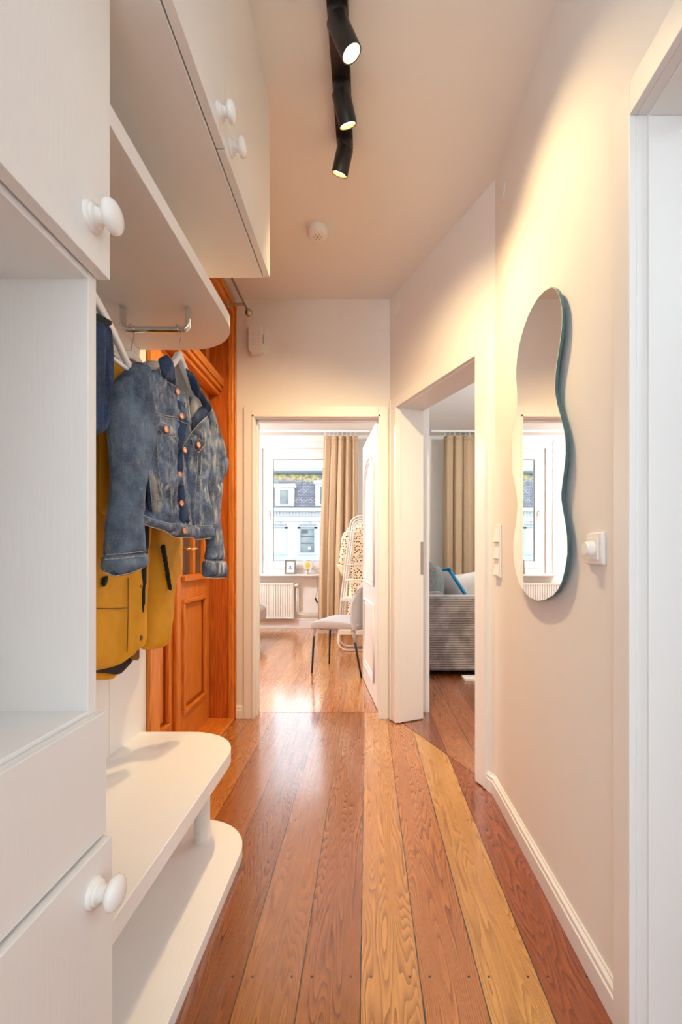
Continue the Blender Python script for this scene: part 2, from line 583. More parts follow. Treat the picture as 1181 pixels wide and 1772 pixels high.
        for j in range(nv):
            fs.append((ix(0, j, 0), ix(0, j + 1, 0), ix(0, j + 1, 1), ix(0, j, 1)))
            fs.append((ix(nu, j, 0), ix(nu, j, 1), ix(nu, j + 1, 1), ix(nu, j + 1, 0)))
        return self.add(vs, fs)

    def build(self, name, material, parent=None, bevel=0.0, smooth=False, origin=None, segs=2, sub=0):
        if parent is not None:
            org = WORIG[parent.name]
        elif origin is not None:
            org = Vector(origin)
        else:
            xs, ys, zs = zip(*self.v)
            org = Vector(((min(xs) + max(xs)) / 2, (min(ys) + max(ys)) / 2, min(zs)))
        me = bpy.data.meshes.new(name)
        me.from_pydata([tuple(Vector(p) - org) for p in self.v], [], self.f)
        bm = bmesh.new()
        bm.from_mesh(me)
        bmesh.ops.recalc_face_normals(bm, faces=bm.faces)
        bm.to_mesh(me)
        bm.free()
        me.materials.append(material)
        o = bpy.data.objects.new(name, me)
        COL.objects.link(o)
        if parent is not None:
            o.parent = parent
        else:
            o.location = org
        WORIG[o.name] = org
        if smooth:
            me.polygons.foreach_set('use_smooth', [True] * len(me.polygons))
        if bevel > 0:
            b = o.modifiers.new('bevel', 'BEVEL')
            b.width = bevel
            b.segments = segs
            b.limit_method = 'ANGLE'
            b.angle_limit = math.radians(50)
        if sub:
            s = o.modifiers.new('subsurf', 'SUBSURF')
            s.levels = s.render_levels = sub
        return o


WORIG = {}


def thing(name, loc, label, cat, group=None):
    e = bpy.data.objects.new(name, None)
    e.empty_display_size = 0.05
    COL.objects.link(e)
    e.location = loc
    WORIG[e.name] = Vector(loc)
    return tag(e, label, cat, group)


def tag(o, label, cat=None, group=None):
    o['label'] = label
    if cat:
        o['category'] = cat
    if group:
        o['group'] = group
    return o


def struct(o, label=None):
    o['kind'] = 'structure'
    if label:
        o['label'] = label
    return o


def smooth_angle(o, deg=40):
    me = o.data
    me.polygons.foreach_set('use_smooth', [True] * len(me.polygons))
    bm = bmesh.new()
    bm.from_mesh(me)
    for e in bm.edges:
        e.smooth = not (len(e.link_faces) == 2 and e.calc_face_angle(0) > math.radians(deg))
    bm.to_mesh(me)
    bm.free()
    return o


def rounded_board(xb, xf, y0, y1, r, n=14):
    """board outline seen from above: square at the wall, rounded at the far front corner"""
    pts = [(xb, y0), (xf, y0)]
    cx, cy = xf - r, y1 - r
    for i in range(n + 1):
        a = PI / 2 * i / n
        pts.append((cx + r * math.cos(a), cy + r * math.sin(a)))
    pts.append((xb, y1))
    return pts


# =================================================================== STRUCTURE
CH = 2.71        # hall ceiling
RH = 2.80        # room ceilings
WT = 2.86        # wall tops
XR, XL = 0.567, -0.88
A = Vector((XR, 2.005, 0))
B = Vector((0.150, 2.945, 0))
U = (B - A).normalized()
NRM = Vector((-U.y, U.x, 0))            # towards the hall
if NRM.x > 0:
    NRM = -NRM
AL = (B - A).length
ZV = Vector((0, 0, 1))
TH = 0.172                                # thickness of the slanting wall
S0, S1 = 0.125, 0.917                     # its door opening


def ang(s, d=0.0, z=0.0):
    p = A + U * s + NRM * d
    return Vector((p.x, p.y, z))


# floors
q0, q1 = ang(0.0, -0.02), ang(AL, -0.02)
hall_poly = [(-1.06, -2.1), (3.5, -2.1), (3.5, 1.94), (0.72, 1.94), (ang(0.02, -0.03).x, ang(0.02, -0.03).y), (ang(AL, -0.03).x, ang(AL, -0.03).y),
             (0.17, 3.045), (-1.06, 3.05)]
struct(MB().prism(hall_poly, -0.03, 0.0).build('floor', M_floor, origin=(0, 0, 0)), 'varnished pine floorboards of the hall')
struct(MB().box(-3.3, 0.30, 3.0565, 6.8, -0.03, 0.0).build('floor', M_floor2, origin=(0, 0, 0)), 'pine floorboards of the bedroom beyond the far door')
a1, b1 = ang(0.02, -0.034), ang(AL, -0.034)
liv_poly = [(a1.x, a1.y), (0.72, 1.944), (4.1, 1.944), (4.1, 6.8), (0.304, 6.8), (0.304, 3.06), (b1.x, b1.y)]
struct(MB().prism(liv_poly, -0.03, 0.0).build('floor', M_floor3, origin=(0, 0, 0)), 'darker floorboards of the living room')
struct(MB().box(-3.4, 4.2, -2.3, 6.9, -0.09, -0.031).build('floor', M_sub), 'subfloor under the boards')

# ceilings
hc = [(-1.9, -2.15), (0.64, -2.15), (0.64, 2.02), (0.24, 2.99), (-1.9, 2.99)]
struct(MB().prism(hc, CH, CH + 0.05).build('ceiling', M_ceil), 'hall ceiling')
struct(MB().box(-3.3, 0.36, 2.99, 6.75, RH, RH + 0.05).build('ceiling', M_ceil), 'bedroom ceiling')
struct(MB().prism([(0.6, 1.98), (4.1, 1.98), (4.1, 6.75), (0.36, 6.75), (0.36, 2.99), (0.22, 2.99)], RH, RH + 0.05).build('ceiling', M_ceil), 'living room ceiling')
struct(MB().box(0.6, 3.5, -2.15, 1.98, RH, RH + 0.05).build('ceiling', M_ceil), 'side room ceiling')
struct(MB().box(-3.5, 4.3, -2.4, 7.0, 2.87, 2.95).build('ceiling', M_ceil), 'lid slab above the flat, added to stop light leaks')  # extra lid, put in so no sky light leaks into the rooms

# hall walls
EY0, EY1, EZ = 1.86, 2.90, 2.60            # entrance door opening in the left wall
wl = MB().box(-1.02, XL, -2.2, EY0 - 0.03, 0, WT)
wl.box(-1.02, XL, EY0 - 0.03, 2.95, EZ + 0.03, WT)
wl.box(-1.02, XL, EY1 + 0.03, 2.95, 0, EZ + 0.03)
struct(wl.build('wall_left', M_wall))
DX0, DX1, DZ = -0.725, 0.074, 1.945        # bedroom door opening
wf = MB().box(-1.02, DX0 - 0.02, 2.945, 3.05, 0, WT)
wf.box(DX1 + 0.02, 0.34, 2.945, 3.05, 0, WT)
wf.box(DX0 - 0.02, DX1 + 0.02, 2.945, 3.05, DZ + 0.02, WT)
wf.box(-3.3, -1.02, 2.95, 3.05, 0, WT)
struct(wf.build('wall_far', M_wall))
wa = MB()
for s0, s1, z0, z1 in ((-0.0, S0 - 0.02, 0, WT), (S1 + 0.02, AL, 0, WT), (S0 - 0.02, S1 + 0.02, 2.0, WT)):
    wa.obox(A, U, ZV, NRM, s0, s1, z0, z1, -TH, 0)
struct(wa.build('wall_angled', M_wall))
RY1, RY0, RZ = 0.955, 0.14, 1.975
wr = MB().box(XR, 0.70, RY1 + 0.02, 2.005, 0, WT)
wr.box(XR, 0.70, -2.2, RY0 - 0.02, 0, WT)
wr.box(XR, 0.70, RY0 - 0.02, RY1 + 0.02, RZ + 0.02, WT)
struct(wr.build('wall_right', M_wall))
# back of the hall behind the camera: unseen glazed door added to let in daylight
wb = MB().box(-1.02, -0.96, -2.3, -2.2, 0, WT)
wb.box(0.64, 0.70, -2.3, -2.2, 0, WT)
wb.box(-0.96, 0.64, -2.3, -2.2, 2.55, WT)
struct(wb.build('wall_back', M_wall))
# staircase beyond the entrance door
ws = MB().box(-1.95, -1.85, 1.6, 3.1, 0, WT).box(-1.95, -1.02, 1.5, 1.6, 0, WT).box(-1.95, -1.02, 3.051, 3.12, 0, WT)
ws.box(-1.95, -1.02, 1.5, 3.12, -0.1, -0.031)
struct(ws.build('wall_staircase', M_owoodd))
# bedroom, living room, side room shells
WX0, WX1, WZ0, WZ1 = -1.53, -0.13, 0.80, 2.62
wbed = MB().box(-3.3, WX0, 6.6, 6.9, 0, WT).box(WX1, 0.36, 6.6, 6.9, 0, WT)
wbed.box(WX0, WX1, 6.6, 6.9, 0, WZ0).box(WX0, WX1, 6.6, 6.9, WZ1, WT)
struct(wbed.build('wall_bedroom_window', M_cream))
struct(MB().box(-3.4, -3.3, 2.95, 6.9, 0, WT).build('wall_bedroom_left', M_wall))
struct(MB().box(0.30, 0.42, 3.05, 6.9, 0, WT).build('wall_partition', M_wall))
LX0, LX1, LZ0, LZ1 = 1.50, 3.30, 0.80, 2.60
wliv = MB().box(0.36, LX0, 6.6, 6.9, 0, WT).box(LX1, 4.1, 6.6, 6.9, 0, WT)
wliv.box(LX0, LX1, 6.6, 6.9, 0, LZ0).box(LX0, LX1, 6.6, 6.9, LZ1, WT)
struct(wliv.build('wall_living_window', M_cream))
struct(MB().box(4.1, 4.2, 1.9, 6.9, 0, WT).build('wall_living_right', M_cream))
struct(MB().box(0.70, 4.2, 1.945, 2.05, 0, WT).build('wall_living_near', M_cream))
SY0, SY1, SZ0, SZ1 = -1.5, 0.7, 0.5, 2.5
wsd = MB().box(3.4, 3.5, -2.3, SY0, 0, WT).box(3.4, 3.5, SY1, 1.95, 0, WT)
wsd.box(3.4, 3.5, SY0, SY1, 0, SZ0).box(3.4, 3.5, SY0, SY1, SZ1, WT)
struct(wsd.build('wall_side_room_window', M_wall))
struct(MB().box(0.70, 3.5, -2.3, -2.2, 0, WT).build('wall_side_room_back', M_wall))

# ---- door casings (trims)
def casing_far():
    m = MB()
    y0, y1 = 2.925, 2.945
    m.box(-0.792, DX0, y0, y1, 0, 2.013).box(DX1, 0.140, y0, y1, 0, 2.013).box(DX0, DX1, y0, y1, DZ, 2.013)
    # raised inner bead and lining of the opening
    m.box(DX0 - 0.014, DX0, y0 - 0.006, y0, 0, DZ + 0.014).box(DX1, DX1 + 0.014, y0 - 0.006, y0, 0, DZ + 0.014)
    m.box(DX0 - 0.014, DX1 + 0.014, y0 - 0.006, y0, DZ, DZ + 0.014)
    m.box(DX0 - 0.02, DX0, y1, 3.07, 0, DZ + 0.02).box(DX1, DX1 + 0.02, y1, 3.07, 0, DZ + 0.02).box(DX0, DX1, y1, 3.07, DZ, DZ + 0.02)
    m.box(DX0, DX0 + 0.012, 2.985, 3.03, 0, DZ).box(DX0, DX1, 2.985, 3.03, DZ - 0.012, DZ)
    return m


struct(casing_far().build('trim_1', M_trim, bevel=0.002), 'white casing of the bedroom doorway')


def casing_ang():
    m = MB()
    zt, zo = 1.98, 2.045
    for a, b in ((S0 - 0.08, S0), (S1, S1 + 0.078)):
        m.obox(A, U, ZV, NRM, a, b, 0.006, zo, 0, 0.015)
    m.obox(A, U, ZV, NRM, S0, S1, zt, zo, 0, 0.015)
    # bead near the outer edge
    m.obox(A, U, ZV, NRM, S0 - 0.08, S0 - 0.066, 0.006, zo, 0.015, 0.021)
    m.obox(A, U, ZV, NRM, S1 + 0.064, S1 + 0.078, 0.006, zo, 0.015, 0.021)
    # lining
    m.obox(A, U, ZV, NRM, S0 - 0.02, S0, 0.006, zt, -TH - 0.012, 0)
    m.obox(A, U, ZV, NRM, S1, S1 + 0.02, 0.006, zt, -TH - 0.012, 0)
    m.obox(A, U, ZV, NRM, S0 - 0.02, S1 + 0.02, zt, zt + 0.02, -TH - 0.012, 0)
    # rebate line
    m.obox(A, U, ZV, NRM, S1 - 0.006, S1, 0.006, zt - 0.008, -0.02, -0.004)
    m.obox(A, U, ZV, NRM, S0, S1, zt - 0.008, zt, -0.02, -0.004)
    return m


struct(casing_ang().build('trim_2', M_trim, bevel=0.0015), 'white casing of the living room doorway in the slanting wall')
sk = MB()
sk.obox(A, U, ZV, NRM, S1 - 0.003, S1, 0.93, 1.14, -TH - 0.012, -TH + 0.008)
tag(struct(sk.build('trim_3', M_steel)), 'steel strike plate on the doorway lining')


def casing_right():
    m = MB()
    x0 = 0.552
    m.box(x0, XR, RY1, 1.018, 0, 2.045).box(x0, XR, RY0 - 0.063, RY0, 0, 2.045).box(x0, XR, RY0, RY1, RZ, 2.045)
    m.box(XR, 0.715, RY1, RY1 + 0.02, 0, RZ + 0.02).box(XR, 0.715, RY0 - 0.02, RY0, 0, RZ + 0.02).box(XR, 0.715, RY0, RY1, RZ, RZ + 0.02)
    m.box(0.588, 0.715, RY1 - 0.008, RY1, 0, RZ).box(0.588, 0.715, RY0, RY1 - 0.008, RZ - 0.008, RZ)
    m.box(0.70, 0.715, RY1 + 0.02, 1.03, 0, 2.045)
    return m


struct(casing_right().build('trim_4', M_trim, bevel=0.0018), 'white casing of the doorway on the near right')


def base_profile(h=0.082, d=0.015):
    return [(0, 0), (d, 0), (d, h * 0.66), (d * 0.72, h * 0.70), (d * 0.72, h * 0.76), (d * 0.9, h * 0.80), (d * 0.85, h * 0.88),
            (d * 0.4, h * 0.95), (d * 0.35, h), (0, h)]


def baseboard(m, p, q, nrm, h=0.082, d=0.015):
    p, q, nrm = Vector(p), Vector(q), Vector(nrm)
    pr = base_profile(h, d)
    n = len(pr)
    vs = [e + nrm * a + ZV * b for e in (p, q) for a, b in pr]
    fs = [tuple(range(n - 1, -1, -1)), tuple(range(n, 2 * n))] + [(i, (i + 1) % n, n + (i + 1) % n, n + i) for i in range(n)]
    m.add(vs, fs)


m = MB()
baseboard(m, (XR, 1.018, 0.001), (XR, 2.0, 0.001), (-1, 0, 0))
pp = ang(0.0, 0, 0.001)
baseboard(m, pp, ang(S0 - 0.08, 0, 0.001), NRM)
struct(m.build('baseboard_right', M_trim), 'white moulded baseboard under the mirror')
m = MB()
baseboard(m, (-0.848, 2.945, 0.001), (-0.792, 2.945, 0.001), (0, -1, 0))
struct(m.build('baseboard_far', M_trim))
m = MB()
baseboard(m, (-3.3, 6.6, 0.001), (0.30, 6.6, 0.001), (0, -1, 0), 0.15, 0.02)
struct(m.build('baseboard_bedroom', M_trim))
m = MB()
baseboard(m, (0.42, 6.6, 0.001), (4.1, 6.6, 0.001), (0, -1, 0), 0.12, 0.02)
struct(m.build('baseboard_living', M_trim))

# ---- entrance door (orange stained wood, double leaf with glass)
d_in = struct(thing('door_1', (-1.0, 2.38, 0), 'orange stained wooden entrance door with ribbed glass and transom', None))
fr = MB()
fr.box(-1.05, XL, EY1, EY1 + 0.03, 0, EZ + 0.03)                      # far jamb board
fr.box(-1.05, XL, EY0 - 0.03, EY0, 0, EZ + 0.03)
fr.box(-1.05, XL, EY0, EY1, EZ, EZ + 0.03)
jm = fr.build('jamb', M_owoodd, d_in, bevel=0.002)
cs = MB()
cs.box(XL, -0.85, EY1 - 0.012, 2.943, 0.0, EZ + 0.07)
cs.box(XL, -0.85, 1.79, EY0 + 0.012, 0.0, EZ + 0.07)
cs.box(XL, -0.85, EY0 + 0.012, EY1 - 0.012, EZ - 0.012, EZ + 0.07)
cs.box(-0.85, -0.838, EY0 - 0.02, 2.943, EZ + 0.035, EZ + 0.07)
cs.box(-0.85, -0.842, 2.925, 2.943, 0.0, EZ + 0.05)
cs.build('casing', M_owood, d_in, bevel=0.003)
hb = MB().box(-1.05, -0.94, EY0, EY1, 2.075, 2.21)
hb.box(-0.94, -0.922, EY0, EY1, 2.10, 2.19).box(-0.922, -0.91, EY0, EY1, 2.125, 2.175)
hb.build('transom_bar', M_owoodY, d_in, bevel=0.006)


def window_sash_x(parent, name, x0, x1, y0, y1, z0, z1, st, vm, material):
    """wood frame in the plane X with vertical bars at vm"""
    m = MB()
    m.box(x0, x1, y0, y0 + st, z0, z1).box(x0, x1, y1 - st, y1, z0, z1).box(x0, x1, y0 + st, y1 - st, z0, z0 + st).box(x0, x1, y0 + st, y1 - st, z1 - st, z1)
    for v in vm:
        m.box(x0 + 0.01, x1 - 0.004, v - 0.02, v + 0.02, z0 + st, z1 - st)
    return m.build(name, material, parent, bevel=0.003)


ts = window_sash_x(d_in, 'transom_sash', -1.05, -1.0, EY0, EY1, 2.21, EZ, 0.07, (2.12, 2.38, 2.64), M_owood)
MB().box(-1.03, -1.024, EY0 + 0.06, EY1 - 0.06, 2.27, EZ - 0.06).build('pane', M_ribglass, ts)


def door_leaf(y0, y1, handle):
    m = MB()
    st = 0.085
    x0, x1 = -1.05, -1.0
    zt = 2.07
    zg0, zg1 = 0.945, 1.97        # glass field
    zp0, zp1 = 0.20, 0.80         # lower panel field
    m.box(x0, x1, y0, y0 + st, 0.012, zt).box(x0, x1, y1 - st, y1, 0.012, zt)
    m.box(x0, x1, y0 + st, y1 - st, 0.012, zp0).box(x0, x1, y0 + st, y1 - st, zp1, zg0).box(x0, x1, y0 + st, y1 - st, zg1, zt)
    ym = (y0 + y1) / 2 + 0.015
    m.box(x0 + 0.01, x1 - 0.005, ym - 0.018, ym + 0.018, zg0, zg1)
    lf = m.build('leaf', M_owood, d_in, bevel=0.003)
    p = MB()
    a, b = y0 + st, y1 - st
    p.box(-1.035, -1.022, a, b, zp0, zp1)
    # raised field with sloping margins
    g = 0.035
    vs = [(-1.022, a, zp0), (-1.022, b, zp0), (-1.022, b, zp1), (-1.022, a, zp1),
          (-1.006, a + g, zp0 + g), (-1.006, b - g, zp0 + g), (-1.006, b - g, zp1 - g), (-1.006, a + g, zp1 - g)]
    p.add(vs, [(0, 1, 5, 4), (1, 2, 6, 5), (2, 3, 7, 6), (3, 0, 4, 7), (4, 5, 6, 7)])
    p.build('panel', M_owood, d_in)
    # moulding round the panel
    mo = MB()
    for za in (zp0, zp1):
        mo.box(-1.008, -0.986, a - 0.012, b + 0.012, za - 0.012, za + 0.012)
    for ya in (a, b):
        MB().box(-1.008, -0.986, ya - 0.012, ya + 0.012, zp0 + 0.012, zp1 - 0.012).build('moulding', M_owood, d_in, bevel=0.005, segs=3)
    mo.box(-1.0, -0.978, a - 0.02, b + 0.02, zg0 - 0.035, zg0 - 0.005)
    mo.build('moulding', M_owoodY, d_in, bevel=0.005, segs=3)
    MB().box(-1.03, -1.024, a - 0.01, b + 0.01, zg0 - 0.01, zg1 + 0.01).build('glass_pane', M_ribglass, d_in)
    if handle:
        h = MB().box(-1.0, -0.992, y0 + 0.02, y0 + 0.055, 0.93, 1.15)
        hp = h.build('handle_plate', M_brass, d_in, bevel=0.003)
        hl = MB()
        hl.tube([(-0.995, y0 + 0.037, 1.085), (-0.945, y0 + 0.037, 1.085), (-0.938, y0 + 0.06, 1.087), (-0.938, y0 + 0.12, 1.092), (-0.94, y0 + 0.15, 1.083)],
                [0.009, 0.009, 0.010, 0.008, 0.006], 10)
        hl.build('handle', M_brass, d_in, smooth=True)


door_leaf(2.385, 2.885, True)
door_leaf(1.87, 2.365, False)
MB().box(-1.0, -0.975, 2.34, 2.385, 0.012, 2.07).build('meeting_post', M_owood, d_in, bevel=0.006)
MB().box(-1.055, -0.845, EY0, EY1, 0.0005, 0.018).build('threshold', M_owoodY, d_in, bevel=0.004)

# ---- bedroom door leaf, standing open
H, E = Vector((0.071, 3.085, 0)), Vector((-0.034, 3.90, 0))
DU = (E - H).normalized()
DN = Vector((-DU.y, DU.x, 0))
if DN.x > 0:
    DN = -DN
DL = (E - H).length
d_bed = struct(thing('door_2', (H.x, H.y, 0), 'white panelled bedroom door standing open', None))
MB().obox(H, DU, ZV, DN, 0, DL, 0.008, 1.975, -0.04, 0).build('leaf', M_trim, d_bed, bevel=0.002)


def dp(a, z, c=0.0):
    return H + DU * a + ZV * z + DN * c


def arch_outline(a0, a1, z0, z1, rise):
    pts = [(a0, z0), (a1, z0), (a1, z1 - rise)]
    n = 14
    for i in range(1, n):
        f = i / n
        x = a1 + (a0 - a1) * f
        pts.append((x, z1 - rise + rise * (math.sin(PI * f) ** 0.9)))
    pts.append((a0, z1 - rise))
    return pts


for o_l, z0, z1, rise in (('moulding', 0.84, 1.80, 0.13), ('moulding', 0.16, 0.70, 0.0)):
    ol = arch_outline(0.13, DL - 0.13, z0, z1, rise) if rise else [(0.13, z0), (DL - 0.13, z0), (DL - 0.13, z1), (0.13, z1)]
    t_ = MB().tube([dp(a, z, 0.003) for a, z in ol], 0.013, 8, closed=True)
    il = arch_outline(0.165, DL - 0.165, z0 + 0.035, z1 - 0.035, rise) if rise else [(0.165, z0 + .035), (DL - 0.165, z0 + .035), (DL - 0.165, z1 - .035), (0.165, z1 - .035)]
    t_.tube([dp(a, z, 0.0) for a, z in il], 0.010, 8, closed=True)
    t_.build(o_l, M_trim, d_bed, smooth=True)
hm = MB().lathe([(0, 0.026), (0.006, 0.026), (0.008, 0.01), (0.045, 0.009)], dp(DL - 0.06, 1.045), DN, 16)
hm.tube([dp(DL - 0.06, 1.045, 0.045), dp(DL - 0.07, 1.045, 0.052), dp(DL - 0.17, 1.045, 0.05)], 0.009, 10)
hm.lathe([(0, 0.026), (0.005, 0.026), (0.006, 0.008)], dp(DL - 0.06, 0.955), DN, 16)
hm.build('handle', M_steel, d_bed, smooth=False)


# ---- windows
def window_y(name, x0, x1, z0, z1, y, fw, sw, label, mull=()):
    t = struct(thing(name, ((x0 + x1) / 2, y, z0), label, None))
    def ring(m, a, b, c, d, wd, ya, yb):
        m.box(a, a + wd, ya, yb, c, d).box(b - wd, b, ya, yb, c, d).box(a + wd, b - wd, ya, yb, c, c + wd).box(a + wd, b - wd, ya, yb, d - wd, d)
    m = MB()
    ring(m, x0, x1, z0, z1, fw, y + 0.01, y + 0.08)
    m.build('window_frame', M_trim, t, bevel=0.004)
    cols = [x0 + fw * 0.9] + list(mull) + [x1 - fw * 0.9]
    for a, b in zip(cols[:-1], cols[1:]):
        m = MB()
        ring(m, a, b, z0 + fw * 0.9, z1 - fw * 0.9, sw, y - 0.008, y + 0.06)
        s = m.build('sash', M_trim, t, bevel=0.006)
        MB().box(a + sw - 0.004, b - sw + 0.004, y + 0.02, y + 0.026, z0 + fw * .9 + sw - .004, z1 - fw * .9 - sw + .004).build('pane', M_glass, s)
        g = MB()
        g.box(a + sw - 0.003, a + sw + 0.004, y + 0.012, y + 0.02, z0 + fw * .9 + sw, z1 - fw * .9 - sw)
        g.box(a + sw, b - sw, y + 0.012, y + 0.02, z1 - fw * .9 - sw - 0.006, z1 - fw * .9 - sw + 0.003)
        g.build('gasket', M_grey_gap, s)
        h = MB().box(a + sw * 0.45 - 0.014, a + sw * 0.45 + 0.014, y - 0.018, y - 0.008, 1.64, 1.74)
        h.tube([(a + sw * 0.45, y - 0.018, 1.70), (a + sw * 0.45, y - 0.045, 1.70), (a + sw * 0.45, y - 0.05, 1.69), (a + sw * 0.45, y - 0.05, 1.58)], 0.009, 10)
        h.build('handle', M_plastic, t, bevel=0.002)
    return t


w1 = window_y('window_1', WX0, WX1, WZ0, WZ1, 6.61, 0.07, 0.108, 'white casement window of the bedroom')
cs = MB()
cs.box(WX0 - 0.10, WX0 + 0.01, 6.582, 6.60, 0.79, WZ1 + 0.10).box(WX1 - 0.01, WX1 + 0.10, 6.582, 6.60, 0.79, WZ1 + 0.10)
cs.box(WX0 + 0.01, WX1 - 0.01, 6.582, 6.60, WZ1 - 0.01, WZ1 + 0.10)
cs.box(WX0 - 0.10, WX0 - 0.075, 6.568, 6.582, 0.79, WZ1 + 0.10).box(WX0 - 0.10, WX1 + 0.10, 6.568, 6.582, WZ1 + 0.075, WZ1 + 0.10)
cs.build('casing', M_trim, w1, bevel=0.003)
MB().box(WX0 - 0.12, WX1 + 0.12, 6.42, 6.605, 0.765, 0.79).build('window_sill', M_trim, w1, bevel=0.004)
w2 = window_y('window_2', LX0, LX1, LZ0, LZ1, 6.61, 0.07, 0.09, 'white window of the living room behind the curtain', (2.4,))
w3 = struct(thing('window_3', (3.4, -0.4, 0.5), 'window of the side room', None))
m = MB()
for a, b in ((SY0, SY0 + 0.08), (SY1 - 0.08, SY1), (-0.44, -0.36)):
    m.box(3.42, 3.48, a, b, SZ0, SZ1)
m.box(3.42, 3.48, SY0, SY1, SZ0, SZ0 + 0.08).box(3.42, 3.48, SY0, SY1, SZ1 - 0.08, SZ1)
m.build('window_frame', M_trim, w3)
MB().box(3.45, 3.456, SY0 + 0.05, SY1 - 0.05, SZ0 + 0.05, SZ1 - 0.05).build('pane', M_glass, w3)
d4 = struct(thing('door_3', (-0.15, -2.25, 0), 'unseen glazed door added at the back of the hall for daylight', None))
m = MB()
m.box(-0.96, -0.90, -2.28, -2.22, 0, 2.55).box(0.58, 0.64, -2.28, -2.22, 0, 2.55).box(-0.90, 0.58, -2.28, -2.22, 0, 0.12).box(-0.90, 0.58, -2.28, -2.22, 2.47, 2.55)
m.build('door_frame', M_trim, d4)
MB().box(-0.90, 0.58, -2.255, -2.249, 0.12, 2.47).build('pane', M_glass, d4)

for (lx, ly, lz), _w, _c in FILL_LAMPS:  # holders and stand made up for the added fill lamps
    zc = CH if ly < 2 and lx < 0.6 else RH
    if lz < 2:
        struct(MB().lathe([(0, 0.14), (0.02, 0.14), (0.022, 0.012), (lz - 0.14, 0.012), (lz - 0.13, 0.03), (lz - 0.12, 0.0005)], (lx, ly, 0.0005), (0, 0, 1), 20).build('fill_lamp_stand', M_trim), 'stand of an added fill lamp, unseen at the rear end of the hall')
        continue
    struct(MB().lathe([(0, 0.05), (0.02, 0.05), (0.022, 0.006), (zc - lz - 0.12, 0.006), (zc - lz - 0.119, 0.02), (zc - lz - 0.08, 0.02)], (lx, ly, zc), (0, 0, -1), 16).build('fill_lamp_holder', M_trim), 'holder of an added fill lamp on the ceiling, out of sight')

# =================================================================== BUILT-IN WARDROBE
KNOB = [(0, 0.0235), (0.0045, 0.0235), (0.006, 0.0225), (0.007, 0.0195), (0.010, 0.0195), (0.0115, 0.0185), (0.0125, 0.0155), (0.015, 0.0135), (0.019, 0.0122), (0.023, 0.0125), (0.0255, 0.0165),
        (0.028, 0.0225), (0.031, 0.0258), (0.0345, 0.0268), (0.039, 0.0258), (0.043, 0.0225), (0.046, 0.017), (0.048, 0.009), (0.0485, 0.0005)]


def knob(parent, x, y, z, s=1.0):
    return smooth_angle(MB().lathe([(a * s, r * s) for a, r in KNOB], (x, y, z), (1, 0, 0), 36).build('knob', M_knob, parent), 48)


YE = 0.80                     # far end of the tall unit
tc_ = thing('tall_cabinet', (-0.66, 0.49, 0), 'tall white cabinet with an open niche, nearest on the left', 'cabinet')
XF = -0.476
m = MB()
m.box(-0.866, XF, YE - 0.023, YE, 0.0, 2.035).box(-0.866, XF, 0.18, 0.203, 0.0, 2.035)
m.box(-0.866, XF - 0.002, 0.203, YE - 0.023, 2.012, 2.035)
m.box(-0.866, XF - 0.001, 0.203, YE - 0.023, 1.524, 1.546)
m.box(-0.866, XF - 0.0005, 0.203, YE - 0.023, 0.763, 0.785)
m.box(-0.866, XF - 0.002, 0.203, YE - 0.023, 0.06, 0.082).box(-0.866, -0.85, 0.203, YE - 0.023, 0.082, 2.012)
m.box(-0.56, -0.545, 0.203, YE - 0.023, 0.0, 0.06)
m.build('body', M_lac, tc_, bevel=0.0012)
up = MB().box(-0.473, -0.451, 0.182, YE - 0.001, 1.534, 2.035).build('door', M_lac, tc_, bevel=0.0015)
knob(up, -0.451, 0.743, 1.604)
MB().box(-0.475, -0.4575, 0.182, YE - 0.001, 0.567, 0.778).build('front_panel', M_lac, tc_, bevel=0.0015)
lo = MB().box(-0.4745, -0.4467, 0.182, YE - 0.001, 0.06, 0.561).build('door', M_lac, tc_, bevel=0.0015)
knob(lo, -0.4467, 0.743, 0.4996)

oh = thing('overhead_cabinet', (-0.61, 0.85, 2.04), 'long white overhead cabinet with three doors under the ceiling', 'cabinet')
m = MB().box(-0.868, -0.370, 0.05, 1.62, 2.04, 2.062).box(-0.868, -0.370, 1.598, 1.62, 2.062, 2.65).box(-0.868, -0.370, 0.05, 0.072, 2.062, 2.65)
m.box(-0.868, -0.370, 0.05, 1.62, 2.63, 2.655).box(-0.868, -0.855, 0.072, 1.598, 2.062, 2.63)
m.build('body', M_lacY, oh, bevel=0.001)
MB().box(-0.868, -0.356, 0.05, 1.618, 2.655, CH - 0.001).build('filler_strip', M_lacY, oh, bevel=0.001)
for a, b, kn in ((0.605, 1.109, 1.062), (1.113, 1.622, 1.153), (0.05, 0.601, 0.556)):
    d = MB().box(-0.367, -0.346, a, b, 2.043, 2.672).build('door', M_lac, oh, bevel=0.0012)
    knob(d, -0.346, kn, 2.086, 0.86)

# hat shelf with chrome coat rails underneath
hs = thing('hat_shelf', (-0.67, 1.27, 1.837), 'white hat shelf with a rounded end and chrome coat rail below', 'shelf')
MB().prism(rounded_board(-0.868, -0.469, YE + 0.001, 1.74, 0.21), 1.837, 1.877).build('board', M_lacY, hs, bevel=0.0015)


